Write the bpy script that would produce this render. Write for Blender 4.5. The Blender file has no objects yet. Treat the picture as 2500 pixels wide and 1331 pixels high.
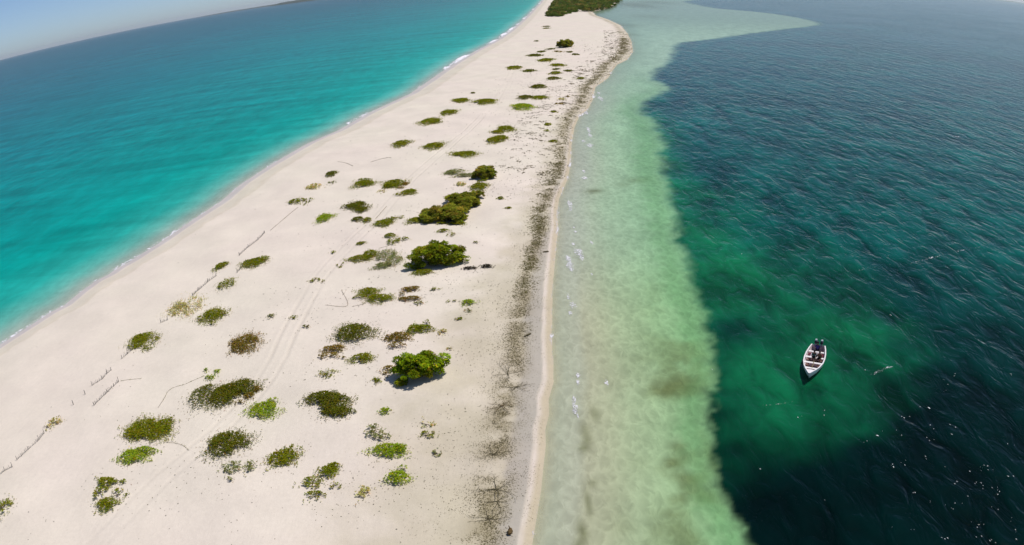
import bpy, bmesh, math, random
import numpy as np
from mathutils import Vector, Matrix

sc = bpy.context.scene
# ---------------------------------------------------------------- camera: wide fisheye on a drone 35 m up
cam = bpy.data.cameras.new('camera'); cam.type = 'PANO'; cam.panorama_type = 'FISHEYE_EQUISOLID'
cam.sensor_fit = 'HORIZONTAL'; cam.sensor_width = 36.; cam.sensor_height = 36.*1331/2500
cam.fisheye_lens = 27.0; cam.fisheye_fov = math.radians(170); cam.clip_start = .1; cam.clip_end = 200000.
co = bpy.data.objects.new('camera', cam); sc.collection.objects.link(co); sc.camera = co
co.matrix_world = Matrix(((0.9980852, 0.0618547, 0.0000000, 0.), (-0.0230488, 0.3719147, -0.9279807, 0.), (-0.0574000, 0.9262038, 0.3726282, 35.0), (0., 0., 0., 1.)))
# ---------------------------------------------------------------- sky, sun, exposure
SUN_AZ = math.radians(62)      # clockwise from straight ahead (+Y)
SUN_EL = math.radians(60)
w = bpy.data.worlds.new('World'); sc.world = w; w.use_nodes = True
wn = w.node_tree.nodes; wn.clear(); wo = wn.new('ShaderNodeOutputWorld'); bg = wn.new('ShaderNodeBackground'); sky = wn.new('ShaderNodeTexSky')
sky.sky_type = 'NISHITA'; sky.sun_disc = False; sky.sun_elevation = SUN_EL; sky.sun_rotation = SUN_AZ
sky.altitude = 0; sky.air_density = .55; sky.dust_density = .5; sky.ozone_density = 5.
bg.inputs['Strength'].default_value = .115
w.node_tree.links.new(sky.outputs[0], bg.inputs[0]); w.node_tree.links.new(bg.outputs[0], wo.inputs[0])
sl = bpy.data.lights.new('sun', 'SUN'); sl.energy = 3.85; sl.angle = math.radians(.53); sl.color = (1., .965, .91)
so = bpy.data.objects.new('sun', sl); sc.collection.objects.link(so)
sd = Vector((math.sin(SUN_AZ)*math.cos(SUN_EL), math.cos(SUN_AZ)*math.cos(SUN_EL), math.sin(SUN_EL)))
so.rotation_euler = sd.to_track_quat('Z', 'Y').to_euler(); so.location = (60, 40, 120)
sc.view_settings.view_transform = 'Standard'; sc.view_settings.look = 'None'; sc.view_settings.exposure = 0.; sc.view_settings.gamma = 1.; sc.view_settings.use_curve_mapping = False
sc.render.engine = 'CYCLES'
HAZE = 2.2e-5; SAND_K = 1.0; WAVE = .42
# water body colours by distance from shore
SEA_RAMP = [(.42, .50, .44), (.30, .47, .40), (.12, .42, .35), (.02, .345, .29), (.0, .30, .255), (.0, .245, .23), (.0, .198, .213), (.0, .140, .18), (.0, .106, .162), (.002, .092, .155), (.002, .088, .155)]
SHALLOW_RAMP = [(.46, .47, .345), (.445, .48, .355), (.45, .47, .345), (.44, .445, .30), (.405, .435, .275), (.355, .435, .255), (.255, .40, .20), (.185, .37, .17)]
SHALLOW_MID = [(.45, .475, .38), (.45, .48, .385), (.43, .475, .37), (.41, .465, .35), (.38, .46, .32), (.33, .445, .29), (.27, .415, .25), (.22, .38, .22)]
SHALLOW_FAR = (.30, .415, .29)
EDGE_TINT = (.10, .265, .095)
WEED_REFLECTION_TINT = (.10, .115, .035); DEEP_NEAR = (.0, .0085, .0075); DEEP_FAR = (.0, .068, .054); GREEN_TINT = (.004, .130, .050)

# ---------------------------------------------------------------- the place, in metres
LEFT_SHORE = [(-84.0, -120.0), (-80.0, -20.0), (-71.69, 54.4), (-66.18, 73.21), (-65.01, 77.04), (-64.22, 79.65), (-63.33, 83.15), (-62.11, 85.23), (-61.95, 89.23), (-61.34, 93.72), (-60.18, 96.27), (-59.78, 99.2), (-58.9, 101.29), (-57.17, 108.5), (-56.44, 112.94), (-55.93, 116.84), (-55.39, 120.5), (-53.58, 132.1), (-53.46, 143.23), (-51.27, 159.35), (-49.86, 166.96), (-47.63, 179.07), (-42.62, 192.84), (-38.3, 216.86), (-29.73, 248.52), (-20.54, 325.64), (-13.3, 375.74), (-3.49, 432.84), (1.08, 463.3), (8.73, 525.23), (24.48, 680.33), (62.68, 1097.65), (76.44, 1263.57), (104.0, 1500.0), (135.0, 1800.0), (165.0, 2200.0)]
RIGHT_SHORE = [(-7.0, -120.0), (-3.5, -20.0), (-2.0, 20.0), (-0.06, 36.39), (0.16, 38.37), (0.46, 40.27), (1.1, 44.3), (1.4, 46.92), (1.8, 50.08), (1.87, 52.32), (2.35, 54.59), (2.41, 57.05), (3.13, 60.18), (3.33, 64.15), (3.55, 69.08), (4.03, 75.24), (4.55, 81.99), (5.25, 88.13), (6.12, 96.21), (6.84, 102.42), (7.4, 111.09), (8.18, 117.57), (10.57, 128.5), (12.19, 140.15), (14.09, 157.18), (16.57, 175.58), (19.11, 188.44), (22.31, 197.96), (25.79, 214.37), (29.59, 238.36), (32.61, 247.13), (36.86, 259.59), (41.35, 279.75), (45.85, 297.61), (52.76, 314.14), (60.88, 345.98), (69.56, 398.08), (77.87, 458.95), (86.5, 537.83), (88.99, 614.08), (88.43, 685.37), (94.65, 760.72), (110.13, 801.56), (129.3, 859.44), (169.0, 1071.01), (215.0, 1350.0), (255.0, 1800.0), (275.0, 2200.0)]
TRACK = [(20.99, 417.85), (15.31, 389.55), (7.42, 318.22), (2.02, 255.11), (-1.14, 220.96), (-4.64, 197.0), (-8.33, 173.89), (-12.06, 157.06), (-14.59, 145.56), (-17.26, 132.47), (-18.18, 124.59), (-19.56, 114.14), (-20.46, 107.16), (-22.43, 98.94), (-23.45, 92.81), (-24.1, 86.27), (-24.13, 79.48), (-24.15, 73.84), (-24.09, 69.8), (-23.95, 66.23), (-24.14, 62.24), (-24.63, 59.11), (-25.34, 55.95), (-26.22, 52.42), (-27.51, 49.23), (-28.95, 45.7), (-30.59, 40.28), (-31.74, 36.36)]
WEED_BED = [(15.31, 33.55), (14.6, 36.14), (14.59, 36.96), (14.3, 39.34), (14.15, 41.85), (14.39, 44.44), (15.23, 48.15), (15.28, 49.55), (16.34, 53.15), (17.1, 55.68), (18.02, 57.99), (18.39, 61.04), (19.0, 65.9), (19.86, 71.85), (20.26, 77.04), (20.96, 81.28), (21.73, 87.05), (22.05, 92.37), (22.7, 98.22), (23.86, 104.68), (25.48, 114.61), (27.71, 126.35), (29.37, 136.78), (29.73, 143.41), (32.12, 150.71), (35.41, 170.51), (36.08, 184.03), (35.18, 193.69), (37.23, 201.71), (43.13, 213.41), (52.12, 230.62), (51.35, 242.8), (50.1, 254.25), (57.68, 275.93), (73.42, 319.76), (91.7, 390.92), (110.34, 402.19), (150.89, 450.16), (201.68, 506.19), (246.67, 554.81), (263.71, 593.11), (271.76, 681.82), (262.11, 746.43), (234.26, 807.12), (243.84, 935.13), (259.45, 1078.0), (700.0, 1700.0), (3000.0, 6000.0), (20000.0, 20000.0), (30000.0, -500.0), (60.0, -200.0), (22.0, 5.0)]
GREEN_BED = [(15.19, 112.82), (23.28, 128.8), (28.22, 121.21), (31.46, 114.58), (33.6, 103.54), (35.25, 90.09), (36.23, 77.94), (37.11, 70.14), (37.0, 64.47), (34.2, 58.67), (29.45, 54.14), (25.11, 51.53), (20.95, 49.49), (19.08, 50.49), (19.12, 54.11), (19.89, 58.33), (20.84, 63.02), (21.07, 68.44), (18.34, 69.89), (14.9, 72.48), (12.84, 88.53)]
WEED_AND_REFLECTION = [(14.07, 57.5, 2.02, 1.59, 0.55), (12.3, 57.07, 1.09, 0.85, 0.35), (14.25, 120.69, 1.35, 1.22, 0.7), (22.79, 126.1, 2.48, 1.61, 0.4), (19.49, 123.51, 1.25, 1.03, 0.3), (6.2, 54.27, 0.48, 1.28, 0.5), (5.12, 51.3, 0.47, 1.77, 0.6), (4.66, 49.32, 0.39, 0.56, 0.6), (4.93, 44.73, 0.36, 0.45, 0.45), (4.38, 42.37, 0.26, 1.48, 0.6), (3.67, 39.3, 0.39, 1.27, 0.65), (3.28, 38.07, 0.39, 0.57, 0.6), (12.25, 48.16, 0.78, 1.01, 0.5), (11.39, 46.36, 0.82, 0.75, 0.7), (12.34, 44.09, 0.68, 0.71, 0.45), (12.74, 41.77, 0.78, 0.95, 0.5), (14.48, 46.36, 0.51, 2.73, 0.55), (8.75, 46.79, 0.95, 1.06, 0.15), (6.42, 39.36, 0.85, 0.86, 0.15), (10.18, 41.04, 1.17, 1.38, 0.2), (13.0, 62.69, 2.33, 1.62, 0.15), (90.62, 536.26, 8.72, 22.63, 0.35), (128.26, 651.9, 14.19, 33.73, 0.25), (79.22, 448.3, 3.9, 9.53, 0.3), (166.4, 919.82, 19.96, 106.66, 0.75), (207.87, 997.44, 21.75, 79.19, 0.5)]  # weed patches; the farthest entries are the mangroves' dark reflection, painted in
WAVELETS = [(19.38, 170.94, 0.47, 3.29), (18.99, 165.44, 0.45, 2.65), (17.69, 154.73, 0.77, 1.94), (16.94, 159.39, 0.44, 1.23), (21.39, 193.81, 0.53, 3.59), (28.12, 216.02, 0.71, 4.45), (29.01, 225.35, 0.49, 2.42), (14.07, 134.1, 0.3, 1.18), (13.66, 129.25, 0.65, 1.1), (9.61, 113.88, 0.38, 1.96), (9.49, 111.31, 0.25, 0.84), (9.13, 100.92, 0.23, 0.53), (9.14, 102.72, 0.17, 0.54), (8.41, 95.97, 0.27, 0.64), (8.75, 92.92, 0.58, 1.36), (8.97, 90.93, 0.31, 1.31), (7.26, 90.63, 0.42, 1.3), (7.25, 88.35, 0.46, 1.38), (7.32, 86.96, 0.35, 0.67), (10.84, 96.03, 0.22, 0.8), (9.56, 84.98, 0.15, 0.39), (6.17, 78.77, 0.18, 0.91), (6.42, 76.49, 0.36, 0.87), (5.96, 74.42, 0.26, 0.52), (5.44, 60.92, 0.19, 0.53), (5.34, 59.58, 0.18, 0.51), (7.86, 59.22, 0.18, 0.58), (4.71, 56.81, 0.21, 0.61), (4.67, 55.66, 0.25, 0.93), (4.74, 54.15, 0.1, 0.57), (4.56, 54.82, 0.21, 0.45), (1.31, 54.52, 0.28, 0.19), (1.29, 52.76, 0.27, 0.18), (0.55, 46.03, 0.09, 0.31), (0.63, 45.0, 0.06, 0.25), (-0.14, 39.2, 0.14, 0.17), (-0.33, 38.62, 0.14, 0.17), (52.44, 346.46, 0.75, 5.67), (44.65, 306.96, 0.83, 4.45), (51.19, 324.65, 0.71, 4.99)]
STREAKS = [[(24.05, 77.34), (26.85, 78.3), (29.43, 79.1)], [(40.82, 80.04), (43.9, 80.89), (48.2, 82.04), (51.28, 81.54), (54.55, 82.81), (58.7, 83.87), (61.98, 84.99), (66.76, 85.8), (71.95, 87.34)], [(31.38, 55.07), (32.96, 56.06), (34.74, 56.88), (37.8, 57.71)], [(31.06, 54.84), (33.03, 55.25)], [(72.18, 100.44), (79.13, 104.67), (88.41, 109.32)], [(102.0, 155.07), (108.4, 157.09), (114.87, 158.8)], [(74.27, 172.63), (80.04, 174.07), (84.97, 174.58)], [(52.5, 59.76), (54.77, 59.44)], [(42.56, 51.31), (44.57, 51.59), (45.95, 52.05)], [(19.46, 52.96), (20.64, 53.13), (22.12, 52.98), (23.94, 53.16), (24.61, 53.16)], [(37.14, 80.12), (38.3, 78.87), (40.55, 80.08)], [(19.55, 74.9), (20.44, 74.31)], [(23.06, 34.11), (24.07, 34.18)]]
MANGROVE = [(84.58, 1125.97), (62.75, 897.11), (52.93, 789.74), (45.22, 705.37), (47.26, 671.98), (54.22, 665.66), (62.79, 705.19), (73.79, 739.43), (82.92, 750.51), (91.31, 753.47), (106.1, 772.59), (121.02, 816.65), (140.71, 905.54), (164.98, 1035.23), (190.0, 1150.0), (215.0, 1400.0), (150.0, 1480.0), (100.0, 1250.0)]
SHRUBS = [
    ('beach_shrub', 'sparse green shrub cut off by the left edge of the picture', 'shrub', 'low shrubs scattered over the sandbar', 'o', 0.3, [(-43.06, 39.83, 0.94, 1.41, 0.3, 'M')]),
    ('beach_shrub', 'olive shrub shaped like a letter C, front left beside the faint tyre tracks', 'shrub', 'low shrubs scattered over the sandbar', 'o', 0.35, [(-33.97, 44.45, 0.98, 0.55, 0.35, 'D'), (-34.02, 43.11, 0.62, 0.93, 0.35, 'M'), (-32.66, 41.58, 0.94, 0.81, 0.35, 'D'), (-32.57, 44.67, 0.9, 0.32, 0.35, 'S'), (-32.2, 42.91, 0.82, 0.77, 0.35, 'S')]),
    ('beach_shrub', 'wide olive shrub just above the smaller bright green feathery one, near left', 'shrub', 'low shrubs scattered over the sandbar', 'o', 0.4, [(-33.43, 52.52, 1.9, 1.73, 0.4, 'D'), (-34.47, 51.89, 0.99, 1.1, 0.4, 'M'), (-31.93, 52.86, 1.06, 1.4, 0.4, 'D'), (-31.5, 53.96, 0.76, 0.79, 0.4, 'S')]),
    ('beach_shrub', 'bright green feathery shrub leaning right, tucked under the wide olive shrub', 'shrub', 'low shrubs scattered over the sandbar', 'l', 0.4, [(-32.95, 48.2, 1.23, 0.99, 0.4, 'D'), (-32.11, 49.16, 1.02, 0.49, 0.4, 'D')]),
    ('beach_shrub', 'round dark olive shrub with sparse right edge, above the grey straggly one', 'shrub', 'low shrubs scattered over the sandbar', 'k', 0.4, [(-24.59, 50.47, 1.62, 1.81, 0.4, 'D'), (-23.05, 50.6, 0.77, 1.15, 0.4, 'S'), (-25.77, 49.88, 0.56, 0.52, 0.4, 'S')]),
    ('beach_shrub', 'grey green straggly shrub below the round dark olive shrub', 'shrub', 'low shrubs scattered over the sandbar', 'g', 0.3, [(-23.0, 46.99, 1.0, 0.83, 0.3, 'M'), (-21.56, 47.17, 0.53, 0.8, 0.3, 'M'), (-22.74, 45.41, 0.29, 0.27, 0.3, 'M')]),
    ('beach_shrub', 'compact yellow green shrub right of the big shrub crossed by the tyre rut', 'shrub', 'low shrubs scattered over the sandbar', 'l', 0.4, [(-22.75, 55.99, 1.26, 1.35, 0.4, 'D'), (-22.35, 57.5, 0.68, 0.61, 0.4, 'S')]),
    ('beach_shrub', 'big two toned shrub, left half sparse and right half dark, by the tracks', 'shrub', 'low shrubs scattered over the sandbar', 'k', 0.4, [(-29.5, 58.43, 1.5, 2.25, 0.4, 'M'), (-27.39, 58.8, 1.41, 2.12, 0.4, 'D'), (-26.11, 60.13, 1.35, 1.54, 0.4, 'D')]),
    ('beach_shrub', 'brownish strip of shrub cut from the big two toned one by the tyre rut', 'shrub', 'low shrubs scattered over the sandbar', 'b', 0.25, [(-24.58, 59.81, 0.43, 0.46, 0.25, 'D'), (-24.99, 58.63, 0.5, 0.53, 0.25, 'D'), (-25.47, 57.44, 0.54, 0.35, 0.25, 'M')]),
    ('sand_plant', 'thin green tendrils reaching up from the big two toned shrub', 'plant', 'tiny plants dotted over the sand', 'l', 0.18, [(-31.11, 63.53, 0.29, 0.41, 0.18, 'M'), (-29.84, 63.29, 0.37, 0.56, 0.18, 'M'), (-30.15, 62.1, 0.58, 0.58, 0.18, 'M')]),
    ('beach_shrub', 'olive shrub with a bare yellowish right side, between two rounder dark shrubs in front', 'shrub', 'low shrubs scattered over the sandbar', 'o', 0.35, [(-19.1, 48.53, 1.07, 1.22, 0.35, 'D'), (-18.48, 49.46, 0.81, 1.0, 0.35, 'S')]),
    ('beach_shrub', 'large diamond shaped dark olive shrub left of the small round lime plant', 'shrub', 'low shrubs scattered over the sandbar', 'k', 0.4, [(-17.59, 57.54, 1.33, 1.11, 0.4, 'D'), (-16.27, 56.55, 1.31, 1.8, 0.4, 'D'), (-15.57, 55.15, 0.93, 0.75, 0.4, 'D'), (-14.79, 55.26, 0.71, 1.07, 0.4, 'S')]),
    ('beach_shrub', 'tall straggly olive shrub full of gaps, front centre left of the pale yellowish tuft', 'shrub', 'low shrubs scattered over the sandbar', 'o', 0.3, [(-14.96, 46.59, 0.7, 0.7, 0.3, 'D'), (-14.61, 47.22, 0.51, 0.37, 0.3, 'D'), (-15.94, 45.15, 0.88, 0.79, 0.3, 'M'), (-15.49, 43.53, 0.86, 0.54, 0.3, 'M'), (-14.23, 44.78, 0.56, 0.55, 0.3, 'S')]),
    ('beach_shrub', 'pale yellowish tuft right of the straggly gappy olive shrub in front', 'shrub', 'low shrubs scattered over the sandbar', 'p', 0.25, [(-11.89, 43.89, 0.61, 0.71, 0.25, 'M')]),
    ('beach_shrub', 'grey green shrub touching the pointed lime shrub from above', 'shrub', 'low shrubs scattered over the sandbar', 'g', 0.4, [(-12.11, 52.01, 0.75, 0.98, 0.4, 'M'), (-11.33, 51.17, 0.74, 0.52, 0.4, 'M')]),
    ('beach_shrub', 'lime shrub pointed at its right end, lying under the grey green one', 'shrub', 'low shrubs scattered over the sandbar', 'l', 0.45, [(-10.57, 49.28, 1.18, 0.87, 0.45, 'D'), (-9.68, 49.52, 0.59, 0.52, 0.45, 'D')]),
    ('beach_shrub', 'upright lime shrub standing alone below the pointed lime shrub', 'shrub', 'low shrubs scattered over the sandbar', 'l', 0.5, [(-9.46, 45.72, 0.75, 0.8, 0.5, 'D'), (-9.17, 46.86, 0.38, 0.22, 0.43, 'M')]),
    ('sand_plant', 'small round solid lime plant right of the diamond shaped shrub', 'plant', 'tiny plants dotted over the sand', 'l', 0.3, [(-11.54, 55.18, 0.46, 0.39, 0.3, 'D')]),
    ('beach_shrub', 'pale pinkish sparse tuft in the speckled sand above a small olive tuft', 'shrub', 'low shrubs scattered over the sandbar', 'p', 0.25, [(-7.81, 53.04, 0.71, 0.58, 0.25, 'S')]),
    ('beach_shrub', 'small olive tuft right under the pale pinkish tuft', 'shrub', 'low shrubs scattered over the sandbar', 'o', 0.25, [(-7.61, 51.5, 0.6, 0.5, 0.25, 'M')]),
    ('sand_plant', 'tiny grey green tuft alone in the speckled sand at the front right', 'plant', 'tiny plants dotted over the sand', 'g', 0.18, [(-6.7, 49.01, 0.35, 0.45, 0.18, 'M')]),
    ('sand_plant', 'small olive tuft close below left of the big lime bush', 'plant', 'tiny plants dotted over the sand', 'o', 0.18, [(-12.88, 60.49, 0.57, 0.71, 0.18, 'M')]),
    ('beach_shrub', 'low grey brown shrub in the shade at the left foot of the big lime bush', 'shrub', 'low shrubs scattered over the sandbar', 'b', 0.3, [(-12.03, 62.36, 0.85, 0.81, 0.3, 'M')]),
    ('beach_shrub', 'small sparse shrub alone above the diamond shaped shrub, beside the tracks', 'shrub', 'low shrubs scattered over the sandbar', 'o', 0.25, [(-17.98, 62.27, 0.94, 0.97, 0.25, 'S'), (-18.31, 61.88, 0.39, 0.29, 0.25, 'M')]),
    ('beach_shrub', 'dense oval dark olive shrub right of the bend in the tyre tracks', 'shrub', 'low shrubs scattered over the sandbar', 'k', 0.5, [(-16.69, 70.65, 1.81, 1.96, 0.5, 'D')]),
    ('beach_shrub', 'brownish ragged shrub below the dense oval dark shrub', 'shrub', 'low shrubs scattered over the sandbar', 'b', 0.35, [(-18.33, 67.35, 1.16, 0.63, 0.35, 'D'), (-18.56, 65.86, 1.06, 0.6, 0.35, 'M'), (-17.14, 65.45, 0.49, 0.17, 0.23, 'M')]),
    ('beach_shrub', 'olive shrub with a thin dry loop of twigs on its right', 'shrub', 'low shrubs scattered over the sandbar', 'o', 0.35, [(-15.05, 65.05, 1.0, 0.93, 0.35, 'D'), (-14.14, 64.77, 0.32, 0.48, 0.35, 'S')]),
    ('beach_shrub', 'brown olive ragged shrub just above the big lime bush', 'shrub', 'low shrubs scattered over the sandbar', 'b', 0.4, [(-11.82, 69.33, 1.05, 0.97, 0.4, 'D'), (-11.79, 67.25, 0.98, 0.56, 0.4, 'M'), (-12.77, 69.17, 0.54, 0.78, 0.4, 'M')]),
    ('beach_shrub', 'green wedge shaped shrub touching the brown ragged one above the big lime bush', 'shrub', 'low shrubs scattered over the sandbar', 'o', 0.4, [(-10.44, 71.19, 0.77, 0.92, 0.4, 'D'), (-9.42, 71.25, 1.02, 0.71, 0.4, 'D'), (-9.28, 72.74, 0.39, 0.33, 0.4, 'M')]),
    ('beach_shrub', 'small yellowish tuft at the right tip of the green wedge shaped shrub', 'shrub', 'low shrubs scattered over the sandbar', 'p', 0.25, [(-7.41, 70.37, 0.5, 0.64, 0.25, 'M')]),
    ('beach_shrub', 'long olive shrub with a lime hump on its left, above the dense oval shrub', 'shrub', 'low shrubs scattered over the sandbar', 'o', 0.35, [(-16.82, 81.46, 1.06, 1.27, 0.35, 'D'), (-15.27, 79.4, 1.5, 1.08, 0.35, 'D'), (-17.54, 79.86, 0.85, 0.61, 0.35, 'M')]),
    ('beach_shrub', 'hollow ring shaped shrub beside the long humped olive shrub', 'shrub', 'low shrubs scattered over the sandbar', 'b', 0.3, [(-11.81, 81.82, 1.05, 0.55, 0.3, 'D'), (-11.74, 79.09, 1.26, 0.51, 0.3, 'D'), (-12.71, 80.67, 0.38, 0.57, 0.3, 'M')]),
    ('sand_plant', 'small faded grey green tuft right under the hollow ring shaped shrub', 'plant', 'tiny plants dotted over the sand', 'g', 0.18, [(-10.6, 77.89, 0.6, 0.5, 0.18, 'M')]),
    ('sand_plant', 'small green tuft alone on the open sand right of the ring shaped shrub', 'plant', 'tiny plants dotted over the sand', 'o', 0.18, [(-9.0, 81.47, 0.62, 0.42, 0.18, 'M')]),
    ('beach_shrub', 'small fresh green tuft nearest the weedy shore right of the ring shaped shrub', 'shrub', 'low shrubs scattered over the sandbar', 'l', 0.3, [(-5.0, 77.51, 0.68, 0.59, 0.3, 'D')]),
    ('sand_plant', 'two thin green sprigs trailing left of the small fresh green tuft', 'plant', 'tiny plants dotted over the sand', 'o', 0.18, [(-7.2, 77.96, 0.32, 0.16, 0.18, 'M'), (-6.52, 78.02, 0.32, 0.16, 0.18, 'M')]),
    ('sand_plant', 'tiny grey tuft under the small fresh green tuft', 'plant', 'tiny plants dotted over the sand', 'g', 0.18, [(-4.98, 75.34, 0.4, 0.46, 0.18, 'M')]),
    ('sand_plant', 'tiny green tuft below the grey one, right of the wedge shaped shrub', 'plant', 'tiny plants dotted over the sand', 'o', 0.18, [(-5.97, 73.37, 0.43, 0.44, 0.18, 'M')]),
    ('sand_plant', 'tiny pale tuft right of the top of the big lime bush', 'plant', 'tiny plants dotted over the sand', 'p', 0.18, [(-6.54, 66.65, 0.44, 0.28, 0.18, 'S')]),
    ('beach_shrub', 'low olive mat at the front foot of the tallest round bush', 'shrub', 'low shrubs scattered over the sandbar', 'o', 0.25, [(-10.89, 86.85, 1.21, 0.82, 0.25, 'D')]),
    ('beach_shrub', 'dense pointed olive shrub on the open sand left of the tallest round bush', 'shrub', 'low shrubs scattered over the sandbar', 'o', 0.4, [(-19.64, 93.29, 1.74, 0.95, 0.4, 'D'), (-18.66, 94.5, 0.99, 1.13, 0.4, 'D')]),
    ('beach_shrub', 'thin greyish brush between the dense pointed shrub and the tallest round bush', 'shrub', 'low shrubs scattered over the sandbar', 'g', 0.35, [(-16.38, 93.69, 1.73, 1.81, 0.35, 'M'), (-16.32, 89.96, 1.05, 0.92, 0.35, 'D'), (-14.99, 91.33, 1.16, 1.72, 0.35, 'M')]),
    ('beach_shrub', 'lacy olive shrub just above left of the tallest round bush', 'shrub', 'low shrubs scattered over the sandbar', 'o', 0.35, [(-16.82, 101.5, 0.7, 0.82, 0.35, 'D'), (-15.97, 98.89, 1.02, 1.3, 0.35, 'M'), (-14.64, 99.74, 0.8, 0.6, 0.35, 'M')]),
    ('beach_shrub', 'thin olive tuft above right of the tallest round bush', 'shrub', 'low shrubs scattered over the sandbar', 'o', 0.3, [(-9.3, 102.15, 0.75, 0.51, 0.3, 'D'), (-7.99, 100.47, 0.74, 0.85, 0.3, 'S')]),
    ('beach_shrub', 'slanting olive shrub at a fence end, upper one of three left shrubs', 'shrub', 'low shrubs scattered over the sandbar', 'o', 0.35, [(-35.0, 93.84, 1.47, 1.66, 0.35, 'D'), (-33.97, 94.85, 1.03, 1.5, 0.35, 'M')]),
    ('beach_shrub', 'shrub with upright grey sprigs at the fence end, left one of three', 'shrub', 'low shrubs scattered over the sandbar', 'o', 0.35, [(-39.7, 93.5, 0.8, 0.98, 0.35, 'D'), (-39.89, 92.24, 0.8, 1.19, 0.35, 'S'), (-39.24, 93.99, 0.52, 0.78, 0.35, 'M')]),
    ('beach_shrub', 'leaf shaped olive shrub, lowest one of three beside the low fence', 'shrub', 'low shrubs scattered over the sandbar', 'o', 0.3, [(-36.55, 86.8, 1.18, 1.77, 0.3, 'M')]),
    ('beach_shrub', 'pale thin shrub, broad and faded, left of a denser olive one', 'shrub', 'low shrubs scattered over the sandbar', 'p', 0.3, [(-39.73, 80.21, 2.46, 3.11, 0.3, 'S'), (-40.94, 79.52, 1.33, 2.0, 0.3, 'S'), (-40.93, 80.62, 0.93, 0.82, 0.3, 'M')]),
    ('beach_shrub', 'dense olive shrub overlapping the right end of the pale thin shrub', 'shrub', 'low shrubs scattered over the sandbar', 'o', 0.4, [(-35.24, 77.38, 1.33, 1.66, 0.4, 'D'), (-33.92, 77.76, 0.93, 1.4, 0.4, 'S'), (-36.52, 76.45, 0.69, 0.6, 0.4, 'M'), (-34.49, 74.96, 0.53, 0.33, 0.39, 'M')]),
    ('beach_shrub', 'light olive shrub at the head of the long stick fence, nearest the left water', 'shrub', 'low shrubs scattered over the sandbar', 'o', 0.35, [(-41.75, 71.26, 1.72, 2.0, 0.35, 'M'), (-42.61, 71.94, 1.06, 1.02, 0.35, 'D'), (-42.65, 70.08, 0.86, 1.11, 0.35, 'M'), (-40.58, 69.14, 1.03, 0.82, 0.35, 'S')]),
    ('beach_shrub', 'rounded brown olive shrub alone on bare sand left of the tyre tracks', 'shrub', 'low shrubs scattered over the sandbar', 'b', 0.4, [(-28.57, 69.26, 1.5, 1.95, 0.4, 'D'), (-27.59, 70.79, 0.89, 1.02, 0.4, 'S'), (-30.01, 69.82, 0.62, 0.94, 0.4, 'S')]),
    ('beach_shrub', 'small sparse shrub at the upper end of the near left stick fence', 'shrub', 'low shrubs scattered over the sandbar', 'p', 0.25, [(-44.7, 53.74, 0.79, 0.72, 0.25, 'M'), (-45.04, 52.67, 0.66, 0.52, 0.25, 'S')]),
    ('sand_plant', 'small green sprig growing on the tyre tracks, the larger one', 'plant', 'tiny plants dotted over the sand', 'o', 0.18, [(-24.48, 86.28, 0.67, 0.65, 0.18, 'M'), (-23.28, 85.67, 0.3, 0.46, 0.18, 'S')]),
    ('sand_plant', 'tiny green sprig on the left tyre rut above the round brown shrub', 'plant', 'tiny plants dotted over the sand', 'o', 0.18, [(-24.57, 75.33, 0.41, 0.62, 0.18, 'M')]),
    ('sand_plant', 'tiny grey sprig left of the tyre tracks above the round brown shrub', 'plant', 'tiny plants dotted over the sand', 'g', 0.18, [(-27.4, 75.84, 0.51, 0.65, 0.18, 'M')]),
    ('sand_plant', 'tiny dark sprig right of the tyre tracks', 'plant', 'tiny plants dotted over the sand', 'k', 0.18, [(-22.5, 72.83, 0.45, 0.37, 0.18, 'M')]),
    ('sand_plant', 'tiny green sprig between the tyre tracks and the pointed olive shrub', 'plant', 'tiny plants dotted over the sand', 'o', 0.18, [(-20.65, 99.21, 0.63, 0.48, 0.18, 'D')]),
    ('sand_plant', 'tiny green sprig sitting on the tyre tracks left of the pointed olive shrub', 'plant', 'tiny plants dotted over the sand', 'o', 0.18, [(-24.08, 96.51, 0.39, 0.59, 0.18, 'M')]),
    ('sand_plant', 'tiny scraggy sprig right of the tracks under the pointed olive shrub', 'plant', 'tiny plants dotted over the sand', 'o', 0.18, [(-22.07, 91.37, 0.64, 0.96, 0.18, 'S')]),
    ('beach_shrub', 'dense olive shrub with a sparse left arm, above two small ones side by side', 'shrub', 'low shrubs scattered over the sandbar', 'k', 0.4, [(-24.31, 117.59, 1.54, 2.31, 0.4, 'D'), (-26.34, 117.52, 0.74, 1.11, 0.4, 'M'), (-23.05, 114.96, 0.92, 1.37, 0.4, 'D')]),
    ('beach_shrub', 'fan shaped green shrub alone between the left shore and the tracks', 'shrub', 'low shrubs scattered over the sandbar', 'l', 0.4, [(-28.53, 111.89, 1.23, 1.68, 0.4, 'D'), (-28.84, 113.63, 1.44, 1.03, 0.4, 'S')]),
    ('beach_shrub', 'left one of two small dark green shrubs side by side', 'shrub', 'low shrubs scattered over the sandbar', 'k', 0.35, [(-22.86, 109.96, 0.88, 1.0, 0.35, 'D')]),
    ('beach_shrub', 'right one of two small dark green shrubs side by side, nearest the tracks', 'shrub', 'low shrubs scattered over the sandbar', 'o', 0.35, [(-21.3, 109.38, 0.62, 0.94, 0.35, 'D')]),
    ('beach_shrub', 'green shrub by the tracks with a thin brown branchlet stretching right', 'shrub', 'low shrubs scattered over the sandbar', 'o', 0.35, [(-18.48, 107.64, 1.35, 1.56, 0.35, 'D'), (-16.79, 110.06, 1.25, 0.76, 0.35, 'S'), (-17.66, 109.47, 0.99, 0.55, 0.35, 'M')]),
    ('beach_shrub', 'low green mat at the left end of the dark shade under the big bush row', 'shrub', 'low shrubs scattered over the sandbar', 'o', 0.35, [(-13.75, 107.81, 1.16, 1.33, 0.35, 'D')]),
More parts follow.
